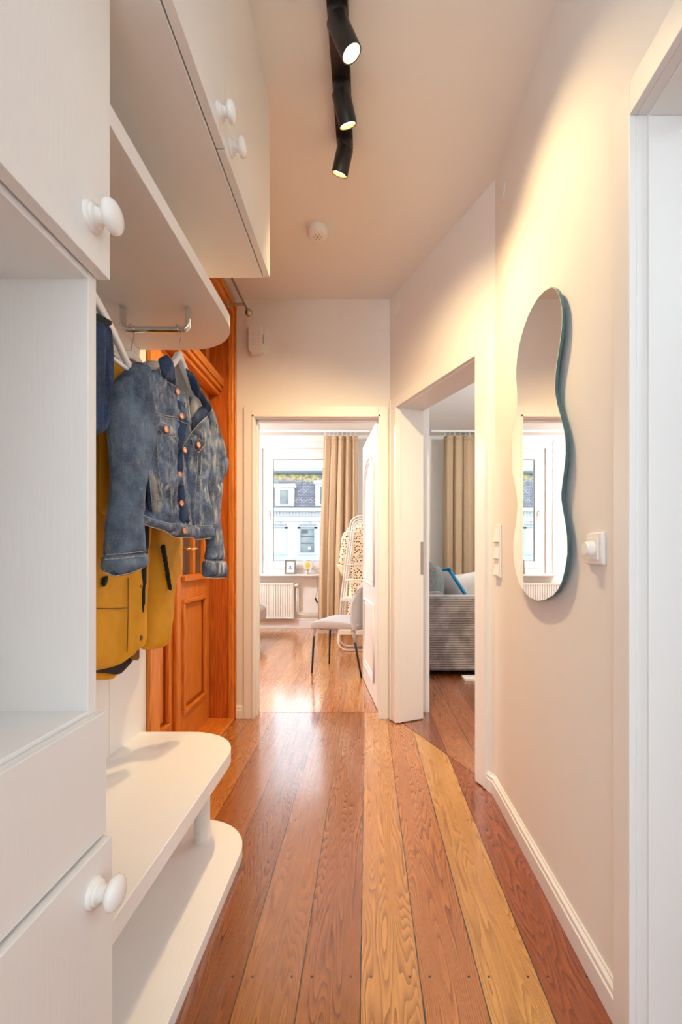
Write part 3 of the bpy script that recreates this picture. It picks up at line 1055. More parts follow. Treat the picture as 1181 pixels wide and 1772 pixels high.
def coat_rail(y, xb=-0.567):
    z1, z0, xa, r = 1.8368, 1.769, -0.774, 0.0095
    m = MB()
    pts = [(xa, y, z1)]
    for c, sgn in ((xa, 1), (xb, -1)):
        rr = 0.018
        arc = []
        for i in range(7):
            a = PI / 2 * i / 6
            arc.append((c + sgn * rr * (1 - math.cos(a)), y, z0 + rr * (1 - math.sin(a))))
        pts += arc if sgn == 1 else arc[::-1]
    pts.append((xb, y, z1))
    m.tube(pts, r, 14)
    for x in (xa + 0.035, xb - 0.035):
        m.tube([(x - 0.004, y, z0), (x + 0.004, y, z0)], r * 1.2, 14)
    o = m.build('coat_rail', M_chrome, hs, smooth=False)
    smooth_angle(o, 45)


coat_rail(1.444)
coat_rail(1.02, -0.605)

bench = thing('shoe_bench', (-0.65, 1.27, 0), 'low white two-tier shoe bench with rounded ends', 'bench')
MB().prism(rounded_board(-0.868, -0.469, YE + 0.001, 1.742, 0.20), 0.331, 0.3766).build('seat', M_lacY, bench, bevel=0.0015)
MB().prism(rounded_board(-0.868, -0.430, YE + 0.001, 1.745, 0.20), 0.0008, 0.040).build('base_shelf', M_lacY, bench, bevel=0.0015)
MB().lathe([(0, 0.030), (0.006, 0.030), (0.007, 0.0275), (0.291, 0.0275)], (-0.585, 1.615, 0.040), (0, 0, 1)).build('post', M_lac, bench, smooth=False)
smooth_angle(bench.children[-1], 45)
MB().box(-0.868, -0.60, YE + 0.002, YE + 0.022, 0.040, 0.331).build('end_board', M_lac, bench)
g_bp = 'white back boards behind the coats'
tag(MB().box(-0.879, -0.868, YE + 0.002, 1.531, 0.0, 2.039).build('back_board', M_lac, bevel=0.0012), 'wide white back board behind the hanging coats, nearer the tall cabinet', 'panel', g_bp)
tag(MB().box(-0.879, -0.868, 1.5335, 1.788, 0.0, 2.039).build('back_board', M_lac, bevel=0.0012), 'narrow white back board beside the wooden entrance door', 'panel', g_bp)


# =================================================================== GARMENTS
class Plane:
    """vertical hanging plane; pixels of the photo are cast onto it"""
    def __init__(self, o, t):
        self.o = Vector((o[0], o[1], 0))
        self.t = Vector((t[0], t[1], 0)).normalized()
        self.n = Vector((self.t.y, -self.t.x, 0))          # towards the corridor

    def uv(self, px, py, base=0.0):
        o = self.o + self.n * base
        kx = (px - VX) / F
        # kx*Y = ox + tx*u ; Y = oy + ty*u
        u = (kx * o.y - o.x) / (self.t.x - kx * self.t.y)
        y = o.y + self.t.y * u
        return (u, EYE - (py - VY) / F * y)

    def p(self, u, z, d):
        q = self.o + self.t * u + self.n * d
        return Vector((q.x, q.y, z))

    def at(self, px, py, d=0.0):
        u, z = self.uv(px, py, d)
        return self.p(u, z, d)


def dist_seg(p, a, b):
    ax, ay = a
    bx, by = b
    dx, dy = bx - ax, by - ay
    L = dx * dx + dy * dy
    t = 0 if L == 0 else max(0, min(1, ((p[0] - ax) * dx + (p[1] - ay) * dy) / L))
    return math.hypot(p[0] - ax - dx * t, p[1] - ay - dy * t)


def inside(p, poly):
    c = False
    n = len(poly)
    j = n - 1
    for i in range(n):
        if (poly[i][1] > p[1]) != (poly[j][1] > p[1]) and p[0] < (poly[j][0] - poly[i][0]) * (p[1] - poly[i][1]) / (poly[j][1] - poly[i][1]) + poly[i][0]:
            c = not c
        j = i
    return c


def smooth_poly(poly, step):
    """Catmull-Rom through the outline, resampled"""
    out = []
    n = len(poly)
    for i in range(n):
        p0, p1, p2, p3 = poly[i - 1], poly[i], poly[(i + 1) % n], poly[(i + 2) % n]
        L = math.hypot(p2[0] - p1[0], p2[1] - p1[1])
        k = max(1, int(L / step))
        for j in range(k):
            t = j / k
            f = lambda a, b, c, d: 0.5 * (2 * b + (c - a) * t * 0.6 + (2 * a - 5 * b + 4 * c - d) * t * t * 0 + 0)
            # gentle: mostly linear with a little rounding
            x = p1[0] + (p2[0] - p1[0]) * t
            y = p1[1] + (p2[1] - p1[1]) * t
            out.append((x, y))
    # two passes of light smoothing
    for _ in range(2):
        out = [((out[i - 1][0] + 2 * out[i][0] + out[(i + 1) % len(out)][0]) / 4, (out[i - 1][1] + 2 * out[i][1] + out[(i + 1) % len(out)][1]) / 4) for i in range(len(out))]
    return out


def cloth(mb, pl, poly_px, base, puff, edge, back=0.008, step=0.008, wr=0.003, wfreq=(14, 6), seed=0.0, tilt=None, px=True, folds=()):
    """padded cloth piece: outline on the hanging plane, rounded over its edge, with wrinkles, a back face and real thickness"""
    poly = [pl.uv(x, y, base) for x, y in poly_px] if px else list(poly_px)
    poly = smooth_poly(poly, step)
    us, vs = [q[0] for q in poly], [q[1] for q in poly]
    pts = [Vector(q) for q in poly]
    nb = len(pts)
    edges = [(i, (i + 1) % nb) for i in range(nb)]
    u = min(us)
    row = 0
    dist = {}
    while u < max(us):
        v = min(vs) + (step * 0.5 if row % 2 else 0)
        while v < max(vs):
            if inside((u, v), poly):
                dd = min(dist_seg((u, v), poly[i], poly[(i + 1) % nb]) for i in range(0, nb))
                if dd > step * 0.6:
                    pts.append(Vector((u, v)))
            v += step
        u += step * 0.9
        row += 1
    co, ed, fc, *_ = delaunay_2d_cdt(pts, edges, [], 1, 1e-6)
    V, Fc = [], []
    n = len(co)
    def depth(c):
        dd = min(dist_seg((c[0], c[1]), poly[i], poly[(i + 1) % nb]) for i in range(nb))
        k = min(1.0, dd / edge)
        h = puff * math.sqrt(max(0.0, 1 - (1 - k) ** 2))
        w = mnoise.noise(Vector((c[0] * wfreq[0] + seed, c[1] * wfreq[1], seed * 3.1)))
        w += 0.5 * mnoise.noise(Vector((c[0] * wfreq[0] * 2.3 + c[1] * 20 + seed, c[1] * wfreq[1] * 2.6, seed)))
        h += wr * w * (0.35 + 0.65 * k)
        for (fx0, fy0, fx1, fy1, amp, wd) in folds:
            fd = dist_seg((c[0], c[1]), pl.uv(fx0, fy0, base), pl.uv(fx1, fy1, base))
            h += amp * math.exp(-(fd / wd) ** 2)
        return h, k
    for c in co:
        h, k = depth(c)
        b = base + (tilt(c[0], c[1]) if tilt else 0)
        V.append(pl.p(c[0], c[1], b + h))
    for c in co:
        h, k = depth(c)
        b = base + (tilt(c[0], c[1]) if tilt else 0)
        V.append(pl.p(c[0], c[1], b - 0.0015 - back * math.sqrt(max(0, 1 - (1 - k) ** 2))))
    for f in fc:
        Fc.append(tuple(f))
        Fc.append(tuple(n + i for i in reversed(f)))
    # rim
    cnt = {}
    for f in fc:
        for a, b in zip(f, list(f[1:]) + [f[0]]):
            cnt[(a, b)] = 1
    for (a, b) in cnt:
        if (b, a) not in cnt:
            Fc.append((b, a, n + a, n + b))
    mb.add(V, Fc)
    return mb


def seam(mb, pl, pts, d, r=0.0011):
    mb.tube([pl.at(x, y, d) for x, y in pts], r, 6)


def stud(pl, px, py, d, r, material, parent, name='button'):
    return MB().lathe([(0, r * 0.95), (0.0015, r), (0.003, r * 0.92), (0.0034, r * 0.62), (0.0028, r * 0.55), (0.0034, r * 0.25), (0.0036, 0.0002)],
                      pl.at(px, py, d), pl.n, 18).build(name, material, parent, smooth=True)


def hanger(name_label, pl, zc, half, drop, hook_z, group=None, bar=False, wd=0.011, ex=1.35):
    """white wooden hanger with a bent wire hook over the rail"""
    e = thing('coat_hanger', pl.p(0, zc, 0), name_label, 'hanger', group)
    m = MB()
    n = 16
    top, bot = [], []
    for i in range(-n, n + 1):
        s = i / n
        u = s * half
        z = zc - drop * (abs(s) ** ex if abs(s) > 0.12 else 0.12 ** ex * (abs(s) / 0.12) ** 2)
        th = 0.028 - 0.008 * abs(s)
        top.append((u, z))
        bot.append((u, z - th))
    ol = top + bot[::-1]
    k = len(ol)
    vs = [pl.p(u, z, wd) for u, z in ol] + [pl.p(u, z, -wd) for u, z in ol]
    t2 = len(top)
    fs = []
    for i in range(t2 - 1):
        a, b, c, d = i, i + 1, k - 2 - i, k - 1 - i
        fs += [(a, b, c, d), (k + d, k + c, k + b, k + a)]
    fs += [(i, k + i, k + (i + 1) % k, (i + 1) % k) for i in range(k)]
    m.add(vs, fs)
    if bar:
        zb = zc - drop - 0.015
        m.tube([pl.p(-half * 0.99, zb, 0), pl.p(half * 0.99, zb, 0)], 0.006, 10)
    o = m.build('arm', M_knob, e, bevel=0.004)
    smooth_angle(o, 50)
    h = MB()
    pts = [pl.p(0, zc - 0.01, 0), pl.p(0, zc + 0.012, 0)]
    hz = hook_z + 0.002
    base = zc + 0.012
    rr = 0.0125
    # S-bend then loop over the rail (the rail runs across the hanger)
    pts += [pl.p(0.004, base + (hz - base) * 0.3, 0), pl.p(0.013, base + (hz - base) * 0.7, 0)]
    for i in range(0, 11):
        a = -0.1 + PI * 1.12 * i / 10
        pts.append(pl.p(rr * math.cos(a), hz + rr * math.sin(a), 0))
    h.tube(pts, 0.0016, 8)
    h.build('hook', M_steel, e, smooth=True)
    return e


RAILZ = 1.769
# ---- denim jacket -------------------------------------------------
PD = Plane((-0.597, 1.444), (0.25, 0.968))
g_h = 'white wooden hangers on the coat rails'
hanger('white wooden hanger inside the denim jacket', PD, 1.699, 0.142, 0.172, RAILZ, g_h, ex=1.0)
dj = thing('denim_jacket', PD.p(0, 1.0, 0), 'faded blue denim jacket with copper buttons hanging from the chrome rail', 'jacket')

cloth(MB(), PD, [(247, 640), (300, 632), (325, 640), (352, 690), (362, 720), (360, 800), (362, 900), (362, 918), (300, 914), (246, 898), (244, 800), (244, 700)],
      -0.034, 0.004, 0.03, wr=0.002, seed=4).build('back_panel', M_denim_d, dj, smooth=True)
cloth(MB(), PD, [(262, 628), (300, 622), (324, 640), (338, 668), (330, 690), (300, 676), (276, 658)], -0.026, 0.004, 0.02, wr=0.001, seed=2).build('neck_facing', M_denim_l, dj, smooth=True)
# far sleeve, hanging behind the right front
cloth(MB(), PD, [(352, 690), (366, 712), (373, 736), (382, 762), (391, 800), (389.5, 811), (383, 832), (379, 862), (376, 896), (381.5, 935), (385, 972),
                 (357, 972), (362, 944), (357, 915), (352, 880), (350, 820), (352, 760)], -0.005, 0.026, 0.032, back=0.024, wr=0.004, seed=9,
      folds=((372, 800, 389, 790, -0.006, 0.008), (368, 840, 384, 828, -0.006, 0.008))).build('sleeve', M_denim, dj, smooth=True)
cloth(MB(), PD, [(357, 968), (386, 968), (389, 1001), (354, 1000)], -0.002, 0.026, 0.022, back=0.024, wr=0.002, seed=3).build('cuff', M_denim, dj, smooth=True)
# left front
cloth(MB(), PD, [(240, 632), (262, 625), (276, 640), (284, 656), (304, 668), (319, 678), (324, 692), (326, 712), (328, 730), (326, 756), (324, 800), (330, 860),
                 (333, 929), (302, 929), (284, 917), (260, 911), (241, 905), (238, 800), (236, 690)], 0.012, 0.026, 0.05, wr=0.010, seed=1, wfreq=(22, 16),
      folds=((262, 715, 322, 737, -0.006, 0.006), (285, 780, 282, 900, 0.004, 0.007), (300, 770, 296, 900, -0.005, 0.008), (316, 700, 312, 920, -0.003, 0.007),
             (262, 790, 290, 806, -0.005, 0.007), (266, 840, 300, 826, 0.004, 0.007))).build('front_panel', M_denim, dj, smooth=True)
# right front, its edge folded over
cloth(MB(), PD, [(360, 719), (347, 730), (331, 748), (316, 773), (317, 788), (319, 818), (323, 857), (331, 902), (333, 927), (339, 934), (366, 931), (368, 911),
                 (361, 871), (358, 826), (364, 794), (371, 786), (367, 768), (362, 742)], 0.030, 0.018, 0.032, wr=0.010, seed=6, wfreq=(24, 14),
      folds=((340, 800, 335, 900, 0.006, 0.006), (347, 790, 345, 900, -0.006, 0.006), (330, 830, 352, 815, -0.004, 0.006))).build('front_panel', M_denim, dj, smooth=True)
# inner side of the right front below the collar, and the open pale facing
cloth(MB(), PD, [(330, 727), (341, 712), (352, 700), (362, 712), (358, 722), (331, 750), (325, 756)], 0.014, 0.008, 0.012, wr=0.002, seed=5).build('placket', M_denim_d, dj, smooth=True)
cloth(MB(), PD, [(335, 680), (350, 697), (341, 712), (330, 727), (328, 706)], 0.010, 0.008, 0.012, wr=0.002, seed=8).build('facing', M_denim_l, dj, smooth=True)
# collar
cloth(MB(), PD, [(273, 621), (290, 613), (296, 622), (299, 632), (301, 655), (303, 665), (318, 677), (306, 668), (280, 654), (276, 637)], 0.040, 0.012, 0.014, wr=0.004, seed=11,
      wfreq=(40, 25)).build('collar', M_denim_d, dj, smooth=True)
cloth(MB(), PD, [(321, 634), (330, 645), (338, 656), (347, 678), (359, 693), (366, 711), (361, 716), (352, 702), (336, 682), (329, 660)], 0.014, 0.014, 0.013, wr=0.003, seed=12,
      wfreq=(40, 25)).build('collar', M_denim_d, dj, smooth=True)
# shoulder yoke
cloth(MB(), PD, [(246, 627), (262, 623), (274, 624), (277, 640), (262, 641), (253, 645)], 0.038, 0.010, 0.016, wr=0.002, seed=13).build('yoke', M_denim_l, dj, smooth=True)
# near sleeve
cloth(MB(), PD, [(219, 638), (231, 628), (246, 625), (252, 634), (255, 650), (255, 690), (257, 708), (266, 730), (266, 748), (258, 785), (250, 815), (243, 860),
                 (240, 890), (246, 962), (184, 968), (187, 911), (195, 850), (197, 820), (192, 760), (190, 715), (193, 671), (206, 652)], 0.028, 0.036, 0.04, back=0.030, wr=0.005, seed=21,
      wfreq=(16, 9), folds=((232, 645, 262, 735, 0.006, 0.007), (200, 850, 236, 842, -0.006, 0.008), (204, 875, 232, 880, 0.004, 0.008))).build('sleeve', M_denim_s, dj, smooth=True)
cloth(MB(), PD, [(183, 958), (247, 952), (247, 983), (225, 992), (197, 998), (181, 991)], 0.032, 0.036, 0.03, back=0.03, wr=0.003, seed=23).build('cuff', M_denim_s, dj, smooth=True)
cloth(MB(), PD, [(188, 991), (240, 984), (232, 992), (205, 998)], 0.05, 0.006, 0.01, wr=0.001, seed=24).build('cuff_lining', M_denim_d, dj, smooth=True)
# waistbands
cloth(MB(), PD, [(241, 887), (262, 897), (296, 905), (332, 907), (333, 931), (302, 930), (284, 918), (260, 912), (241, 906)], 0.026, 0.022, 0.012, wr=0.003, seed=31).build('waistband', M_denim, dj, smooth=True)
cloth(MB(), PD, [(331, 909), (367, 909), (367, 932), (340, 935), (332, 930)], 0.036, 0.018, 0.012, wr=0.003, seed=32).build('waistband', M_denim, dj, smooth=True)
# pocket flaps and welt pocket
cloth(MB(), PD, [(266, 728), (287, 733), (296, 736), (305, 751), (304, 755), (290, 756), (281, 750), (270, 738)], 0.040, 0.009, 0.008, wr=0.002, seed=41).build('pocket_flap', M_denim, dj, smooth=True)
cloth(MB(), PD, [(330, 755), (344, 758), (357, 765), (352, 775), (343, 784), (336, 777)], 0.050, 0.008, 0.008, wr=0.002, seed=42).build('pocket_flap', M_denim, dj, smooth=True)
cloth(MB(), PD, [(259, 824), (270, 824), (273, 862), (275, 888), (265, 890), (262, 862)], 0.042, 0.007, 0.006, wr=0.002, seed=43).build('welt_pocket', M_denim_l, dj, smooth=True)
cloth(MB(), PD, [(255, 826), (260, 826), (263, 860), (266, 888), (258, 884), (256, 860)], 0.040, 0.004, 0.004, wr=0.001, seed=44).build('pocket_opening', M_denim_d, dj, smooth=True)
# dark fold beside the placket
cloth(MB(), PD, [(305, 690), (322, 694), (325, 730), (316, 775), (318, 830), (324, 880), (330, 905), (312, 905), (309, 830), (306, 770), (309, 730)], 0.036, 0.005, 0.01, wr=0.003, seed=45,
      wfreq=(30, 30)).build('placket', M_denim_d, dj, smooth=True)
sm = MB()
for d, pts in ((0.042, [(274, 622), (276, 637), (280, 655), (305, 669), (318, 679), (324, 692), (327, 712), (328, 730), (326, 754)]),
               (0.050, [(359, 720), (346, 732), (331, 749), (316, 774), (318, 800), (320, 822), (324, 858), (331, 902), (332, 926)]),
               (0.041, [(257, 710), (263, 716), (285, 723), (307, 726), (324, 734)]),
               (0.041, [(258, 706), (264, 712), (286, 719), (306, 722)]),
               (0.041, [(272, 758), (274, 800), (279, 850), (286, 898)]), (0.041, [(294, 757), (293, 800), (296, 850), (297, 903)]),
               (0.051, [(343, 786), (340, 830), (336, 905)]), (0.051, [(349, 782), (347, 830), (345, 905)]),
               (0.050, [(241, 888), (262, 898), (296, 906), (331, 908)]), (0.056, [(331, 910), (367, 910)]),
               (0.050, [(241, 905), (262, 912), (284, 918), (302, 930), (332, 930)]), (0.056, [(333, 930), (340, 934), (366, 931)]),
               (0.068, [(183, 960), (215, 958), (247, 954)]), (0.068, [(182, 968), (215, 966), (247, 962)]), (0.068, [(181, 991), (200, 997), (225, 992), (246, 984)]),
               (0.052, [(244, 890), (247, 925), (248, 952)]), (0.050, [(266, 729), (271, 739), (282, 751), (291, 756), (304, 755)]),
               (0.059, [(331, 756), (337, 777), (343, 784), (356, 768)]), (0.024, [(357, 972), (372, 973), (386, 971)]), (0.024, [(355, 999), (372, 1001), (388, 1000)]),
               (0.050, [(250, 626), (254, 640), (255, 660), (254, 685), (257, 708)]), (0.050, [(259, 824), (262, 860), (265, 889), (275, 888), (271, 824), (259, 824)])):
    seam(sm, PD, pts, d)
sm.build('stitching', M_stitch, dj, smooth=True)
for px, py, d in ((307, 678, 0.042), (313.5, 720, 0.042), (287, 743, 0.050), (343, 770, 0.059), (319.5, 779, 0.050), (311, 821, 0.042), (314, 871, 0.042), (319, 919, 0.050)):
    stud(PD, px, py, d, 0.0098, M_copper, dj)

# ---- mustard raincoat ---------------------------------------------
PY = Plane((-0.747, 1.444), (0.10, 0.995))
hanger('white wooden hanger inside the mustard coat, behind the denim jacket', PY, 1.70, 0.20, 0.12, RAILZ, g_h)
yc = thing('raincoat', PY.p(0, 0.75, 0), 'mustard yellow raincoat with black zips hanging behind the denim jacket', 'coat')
cloth(MB(), PY, [(150, 655), (190, 612), (212, 640), (262, 660), (300, 760), (306, 940), (290, 1060), (245, 1115), (205, 1140), (204, 1172), (196, 1176), (166, 1177), (130, 1177), (120, 900)],
      -0.045, 0.006, 0.04, wr=0.004, seed=3, step=0.012).build('back_panel', M_yellow, yc, smooth=True)
cloth(MB(), PY, [(125, 1085), (245, 1085), (232, 1142), (208, 1168), (176, 1164), (128, 1164)], -0.028, 0.004, 0.02, wr=0.003, seed=5, step=0.012).build('lining', M_lining, yc, smooth=True)
cloth(MB(), PY, [(224, 1128), (242, 1118), (241, 1143), (226, 1142)], -0.014, 0.006, 0.01, wr=0.001, seed=6).build('lining_tab', M_brown, yc, smooth=True)
cloth(MB(), PY, [(130, 690), (170, 650), (214, 648), (236, 668), (250, 720), (258, 900), (252, 1000), (248, 1060), (247, 1118), (241, 1126), (226, 1131), (217, 1146), (197, 1154), (168, 1160), (128, 1164), (118, 900)],
      0.008, 0.036, 0.07, wr=0.010, seed=14, step=0.012, wfreq=(9, 3), folds=((222, 1028, 220, 1130, 0.006, 0.008), (200, 1000, 190, 1150, -0.006, 0.02))).build('front_panel', M_yellow, yc, smooth=True)
cloth(MB(), PY, [(252, 680), (285, 700), (300, 780), (308, 930), (308, 990), (297, 1028), (291, 1080), (288, 1100), (284, 1120), (262, 1124), (242, 1124), (247, 1062), (256, 910)],
      0.002, 0.036, 0.06, wr=0.010, seed=15, step=0.012, wfreq=(9, 4), folds=((262, 1110, 300, 1000, -0.008, 0.02), (255, 1050, 292, 940, 0.006, 0.015))).build('front_panel', M_yellow, yc, smooth=True)
cloth(MB(), PY, [(160, 640), (190, 612), (206, 632), (220, 655), (214, 690), (194, 760), (186, 900), (150, 900)], 0.02, 0.03, 0.04, wr=0.006, seed=16, step=0.012).build('sleeve', M_yellow, yc, smooth=True)
cloth(MB(), PY, [(166, 600), (186, 606), (206, 628), (214, 650), (204, 660), (188, 640), (170, 630)], 0.0, 0.02, 0.02, wr=0.003, seed=17).build('hood', M_blackcloth, yc, smooth=True)
cloth(MB(), PY, [(247, 880), (259, 880), (258, 930), (253, 1000), (249, 1062), (247, 1062), (246, 1000)], 0.046, 0.006, 0.008, wr=0.001, seed=18).build('zip', M_blackcloth, yc, smooth=True)
cloth(MB(), PY, [(280, 943), (286, 941), (291, 975), (298, 1022), (295, 1024), (286, 975)], 0.050, 0.004, 0.004, wr=0.0005, seed=19, step=0.006).build('pocket_zip', M_blackcloth, yc, smooth=True)
cloth(MB(), PY, [(180, 998), (189, 995), (184, 1015), (177, 1017)], 0.054, 0.004, 0.004, wr=0.0005, seed=20, step=0.006).build('pocket_zip', M_blackcloth, yc, smooth=True)
sm = MB()
for d, pts in ((0.047, [(168, 1053), (195, 1053), (222, 1052)]), (0.046, [(222, 1000), (222, 1060), (220, 1128)])):
    seam(sm, PY, pts, d, 0.0015)
sm.build('seam', M_brown, yc, smooth=True)
for px, py in ((243.5, 1013), (243.5, 1104)):
    stud(PY, px, py, 0.043, 0.008, M_brown, yc, 'snap')

# ---- dark jeans folded over a hanger bar, next to the tall cabinet
PT = Plane((-0.632, 1.02), (0.0, 1.0))
hanger('white wooden hanger carrying the dark jeans', PT, 1.672, 0.195, 0.115, RAILZ, g_h, bar=True, wd=0.007)
jn = thing('jeans', PT.p(0, 1.30, 0), 'dark blue jeans with a black waistband folded over a hanger beside the tall cabinet', 'trousers')
cloth(MB(), PT, [(110, 530), (168, 552), (189, 566), (192, 600), (193, 650), (188, 700), (184, 746), (176, 750), (168, 752), (100, 758)], 0.010, 0.014, 0.02, wr=0.004, seed=2,
      wfreq=(40, 5), folds=((178, 560, 173, 750, -0.010, 0.005),)).build('leg', M_denim_d, jn, smooth=True)
cloth(MB(), PT, [(110, 530), (168, 552), (187, 566), (190, 640), (184, 735), (100, 745)], -0.028, 0.006, 0.02, wr=0.003, seed=4).build('leg', M_denim_d, jn, smooth=True)
cloth(MB(), PT, [(110, 520), (168, 542), (187, 552), (187, 570), (168, 566), (110, 550)], 0.006, 0.016, 0.012, back=0.025, wr=0.001, seed=5).build('waistband', M_blackcloth, jn, smooth=True)

# =================================================================== HALL FITTINGS
tl = thing('track_light', (-0.087, 1.55, CH), 'black ceiling track light with three swivelling spots', 'lamp')
MB().box(-0.119, -0.055, 1.27, 1.83, CH - 0.028, CH - 0.0005).build('bar', M_black, tl, bevel=0.003)
M_lens = emis('spot_lens', (1.0, 0.72, 0.42), 14.0)
M_reflector = mat('spot_reflector', (0.85, 0.62, 0.38), 0.25, 0.8, var=0.05)


def spot(y, dirv, power, length=0.10, r=0.0325, lens_s=1.0):
    d = Vector(dirv).normalized()
    j = Vector((-0.087, y, CH - 0.028))
    neck = j + Vector((0, 0, -0.038))
    m = MB().lathe([(0, 0.029), (0.016, 0.029), (0.030, 0.027), (0.040, 0.018), (0.052, 0.012)], j, (0, 0, -1), 20)
    jo = m.build('joint', M_black, tl, smooth=False)
    smooth_angle(jo, 40)
    s0 = neck - d * 0.012
    m = MB()
    prof = [(0, r * 0.9), (0.004, r), (length, r), (length, r * 0.90), (length - 0.012, r * 0.86), (length - 0.014, 0.0005)]
    m.lathe(prof, s0, d, 32)
    so = m.build('spot_head', M_black, tl)
    smooth_angle(so, 40)
    m = MB().lathe([(length - 0.0135, r * 0.86), (length - 0.001, r * 0.895), (length - 0.001, r * 0.87), (length - 0.012, r * 0.80)], s0, d, 28)
    m.f = m.f[:-2]
    m.build('reflector', M_reflector, so)
    MB().lathe([(length - 0.0128, 0.0005), (length - 0.0125, r * 0.80), (length - 0.011, r * 0.78), (length - 0.010, 0.0005)], s0, d, 28).build('lens', M_lens, so)
    l = bpy.data.lights.new('spot_bulb', 'SPOT')
    l.energy = power
    l.color = WARM
    l.spot_size = math.radians(112)
    l.spot_blend = 1.0
    l.shadow_soft_size = 0.022
    lo_ = bpy.data.objects.new('spot_bulb', l)
    COL.objects.link(lo_)
    lo_.location = s0 + d * (length + 0.002)
    lo_.rotation_euler = d.to_track_quat('-Z', 'Y').to_euler()


spot(1.36, (0.45, 0.10, -0.89), SPOT_W[0], 0.105)
spot(1.575, (0.25, 0.42, -0.87), SPOT_W[1], 0.095)
spot(1.79, (-0.28, 0.38, -0.88), SPOT_W[2], 0.09)

sd = thing('smoke_detector', (-0.25, 2.31, CH), 'round white smoke detector on the ceiling', 'smoke detector')
MB().lathe([(0, 0.052), (0.012, 0.052), (0.014, 0.049), (0.018, 0.049), (0.019, 0.052), (0.030, 0.050), (0.037, 0.044), (0.040, 0.034), (0.041, 0.0005)], (-0.25, 2.31, CH - 0.0005), (0, 0, -1), 36).build('body', M_plastic, sd)
smooth_angle(sd.children[-1], 25)
m = MB()
for i in range(6):
    a = 2 * PI * i / 6
    m.lathe([(0, 0.003), (0.0012, 0.003)], (-0.25 + 0.018 * math.cos(a), 2.31 + 0.018 * math.sin(a), CH - 0.0405), (0, 0, -1), 10)
m.lathe([(0, 0.006), (0.0015, 0.006)], (-0.25, 2.31, CH - 0.0405), (0, 0, -1), 14)
m.build('vent', mat('grey_vents', (0.35, 0.33, 0.31), 0.6, var=0.1), sd)

cb = thing('door_chime', (-0.705, 2.945, 2.34), 'white box of the door chime on the far wall above the doorway', 'door chime')
m = MB().prism([(-0.757, 2.37), (-0.740, 2.345), (-0.672, 2.345), (-0.672, 2.52), (-0.757, 2.52)], 2.902, 2.9445, 'Y')
m.build('cover', M_plastic, cb, bevel=0.004)
MB().box(-0.672, -0.645, 2.912, 2.9445, 2.36, 2.51).build('side_part', M_plastic, cb, bevel=0.004)
MB().box(-0.664, -0.661, 2.9105, 2.9125, 2.41, 2.465).build('slot', M_grey_gap, cb)
m = MB()
for i in range(4):
    for k in range(5):
        m.lathe([(0, 0.003), (0.001, 0.003)], (-0.738 + 0.016 * i, 2.9022, 2.40 + 0.018 * k), (0, -1, 0), 8)
m.build('speaker_holes', mat('soft_grey', (0.62, 0.60, 0.57), 0.6, var=0.05), cb)

g_c = 'round blanking covers on the walls'
def cover(o, nrm, label, r=0.036):
    c = tag(MB().lathe([(0.0003, r), (0.003, r), (0.0045, r * 0.93), (0.005, r * 0.80), (0.0055, 0.0005)], o, nrm, 32).build('blanking_cover', M_wall), label, 'cover', g_c)
    smooth_angle(c, 30)


cover((0.105, 2.945, 2.545), (0, -1, 0), 'round white blanking cover in the corner of the far wall')
cover(ang(0.93, 0, 2.60), NRM, 'round white blanking cover on the slanting wall near the ceiling')
cover((XR, 1.895, 2.565), (-1, 0, 0), 'round white blanking cover high on the mirror wall')

cr = thing('curtain_rod', (-0.73, 2.3, 2.57), 'thin metal curtain rod above the wooden entrance door', 'curtain rod')
MB().tube([(-0.735, 1.75, 2.565), (-0.735, 2.80, 2.565)], 0.0065, 12).build('rod', M_steel, cr, smooth=True)
MB().lathe([(0, 0.008), (0.006, 0.010), (0.012, 0.008), (0.016, 0.016), (0.026, 0.023), (0.038, 0.023), (0.048, 0.015), (0.053, 0.0005)], (-0.735, 2.80, 2.565), (0, 1, 0), 20).build('finial', M_steel, cr, smooth=True)
for yb in (2.74, 1.80):
    m = MB().tube([(XL, yb, 2.565 + 0.11), (XL + 0.02, yb, 2.565 + 0.11)], 0.018, 14)
    m = MB().tube([(-0.838, yb, 2.565), (-0.735, yb, 2.565)], 0.0085, 12).lathe([(0, 0.02), (0.006, 0.02), (0.008, 0.009)], (-0.838, yb, 2.565), (1, 0, 0), 16)
    m.build('bracket', M_steel, cr)

# ---- wavy mirror
EDGE_L = [(410, 52), (375, 72), (340, 110), (312, 155), (290, 200), (268, 260), (250, 320), (238, 375), (230, 430), (226, 485), (226, 540), (230, 590), (232, 640), (230, 680), (225, 720), (214, 775), (205, 830), (200, 880), (198, 930),
          (200, 980), (205, 1030), (215, 1080), (225, 1130), (231, 1170), (233, 1210), (229, 1265), (222, 1320), (214, 1365), (210, 1400), (210, 1450), (213, 1500), (222, 1550), (235, 1600), (250, 1635), (270, 1665), (300, 1695), (340, 1710)]
EDGE_R = [(380, 1703), (420, 1680), (447, 1647), (465, 1610), (480, 1555), (490, 1500), (495, 1460), (495, 1420), (493, 1370), (488, 1320), (477, 1260), (468, 1210), (463, 1175), (463, 1140), (468, 1090), (475, 1040), (482, 985), (486, 930),
          (486, 880), (482, 830), (470, 775), (455, 720), (441, 670), (432, 620), (429, 590), (430, 555), (434, 500), (440, 450), (450, 385), (460, 320), (466, 260), (468, 200), (466, 160), (458, 120), (445, 80), (430, 60)]
XM = 0.540


def on_wall(px, py, x):
    Y = x * F / (px - VX)
    return (Y, EYE - (py - VY) / F * Y)


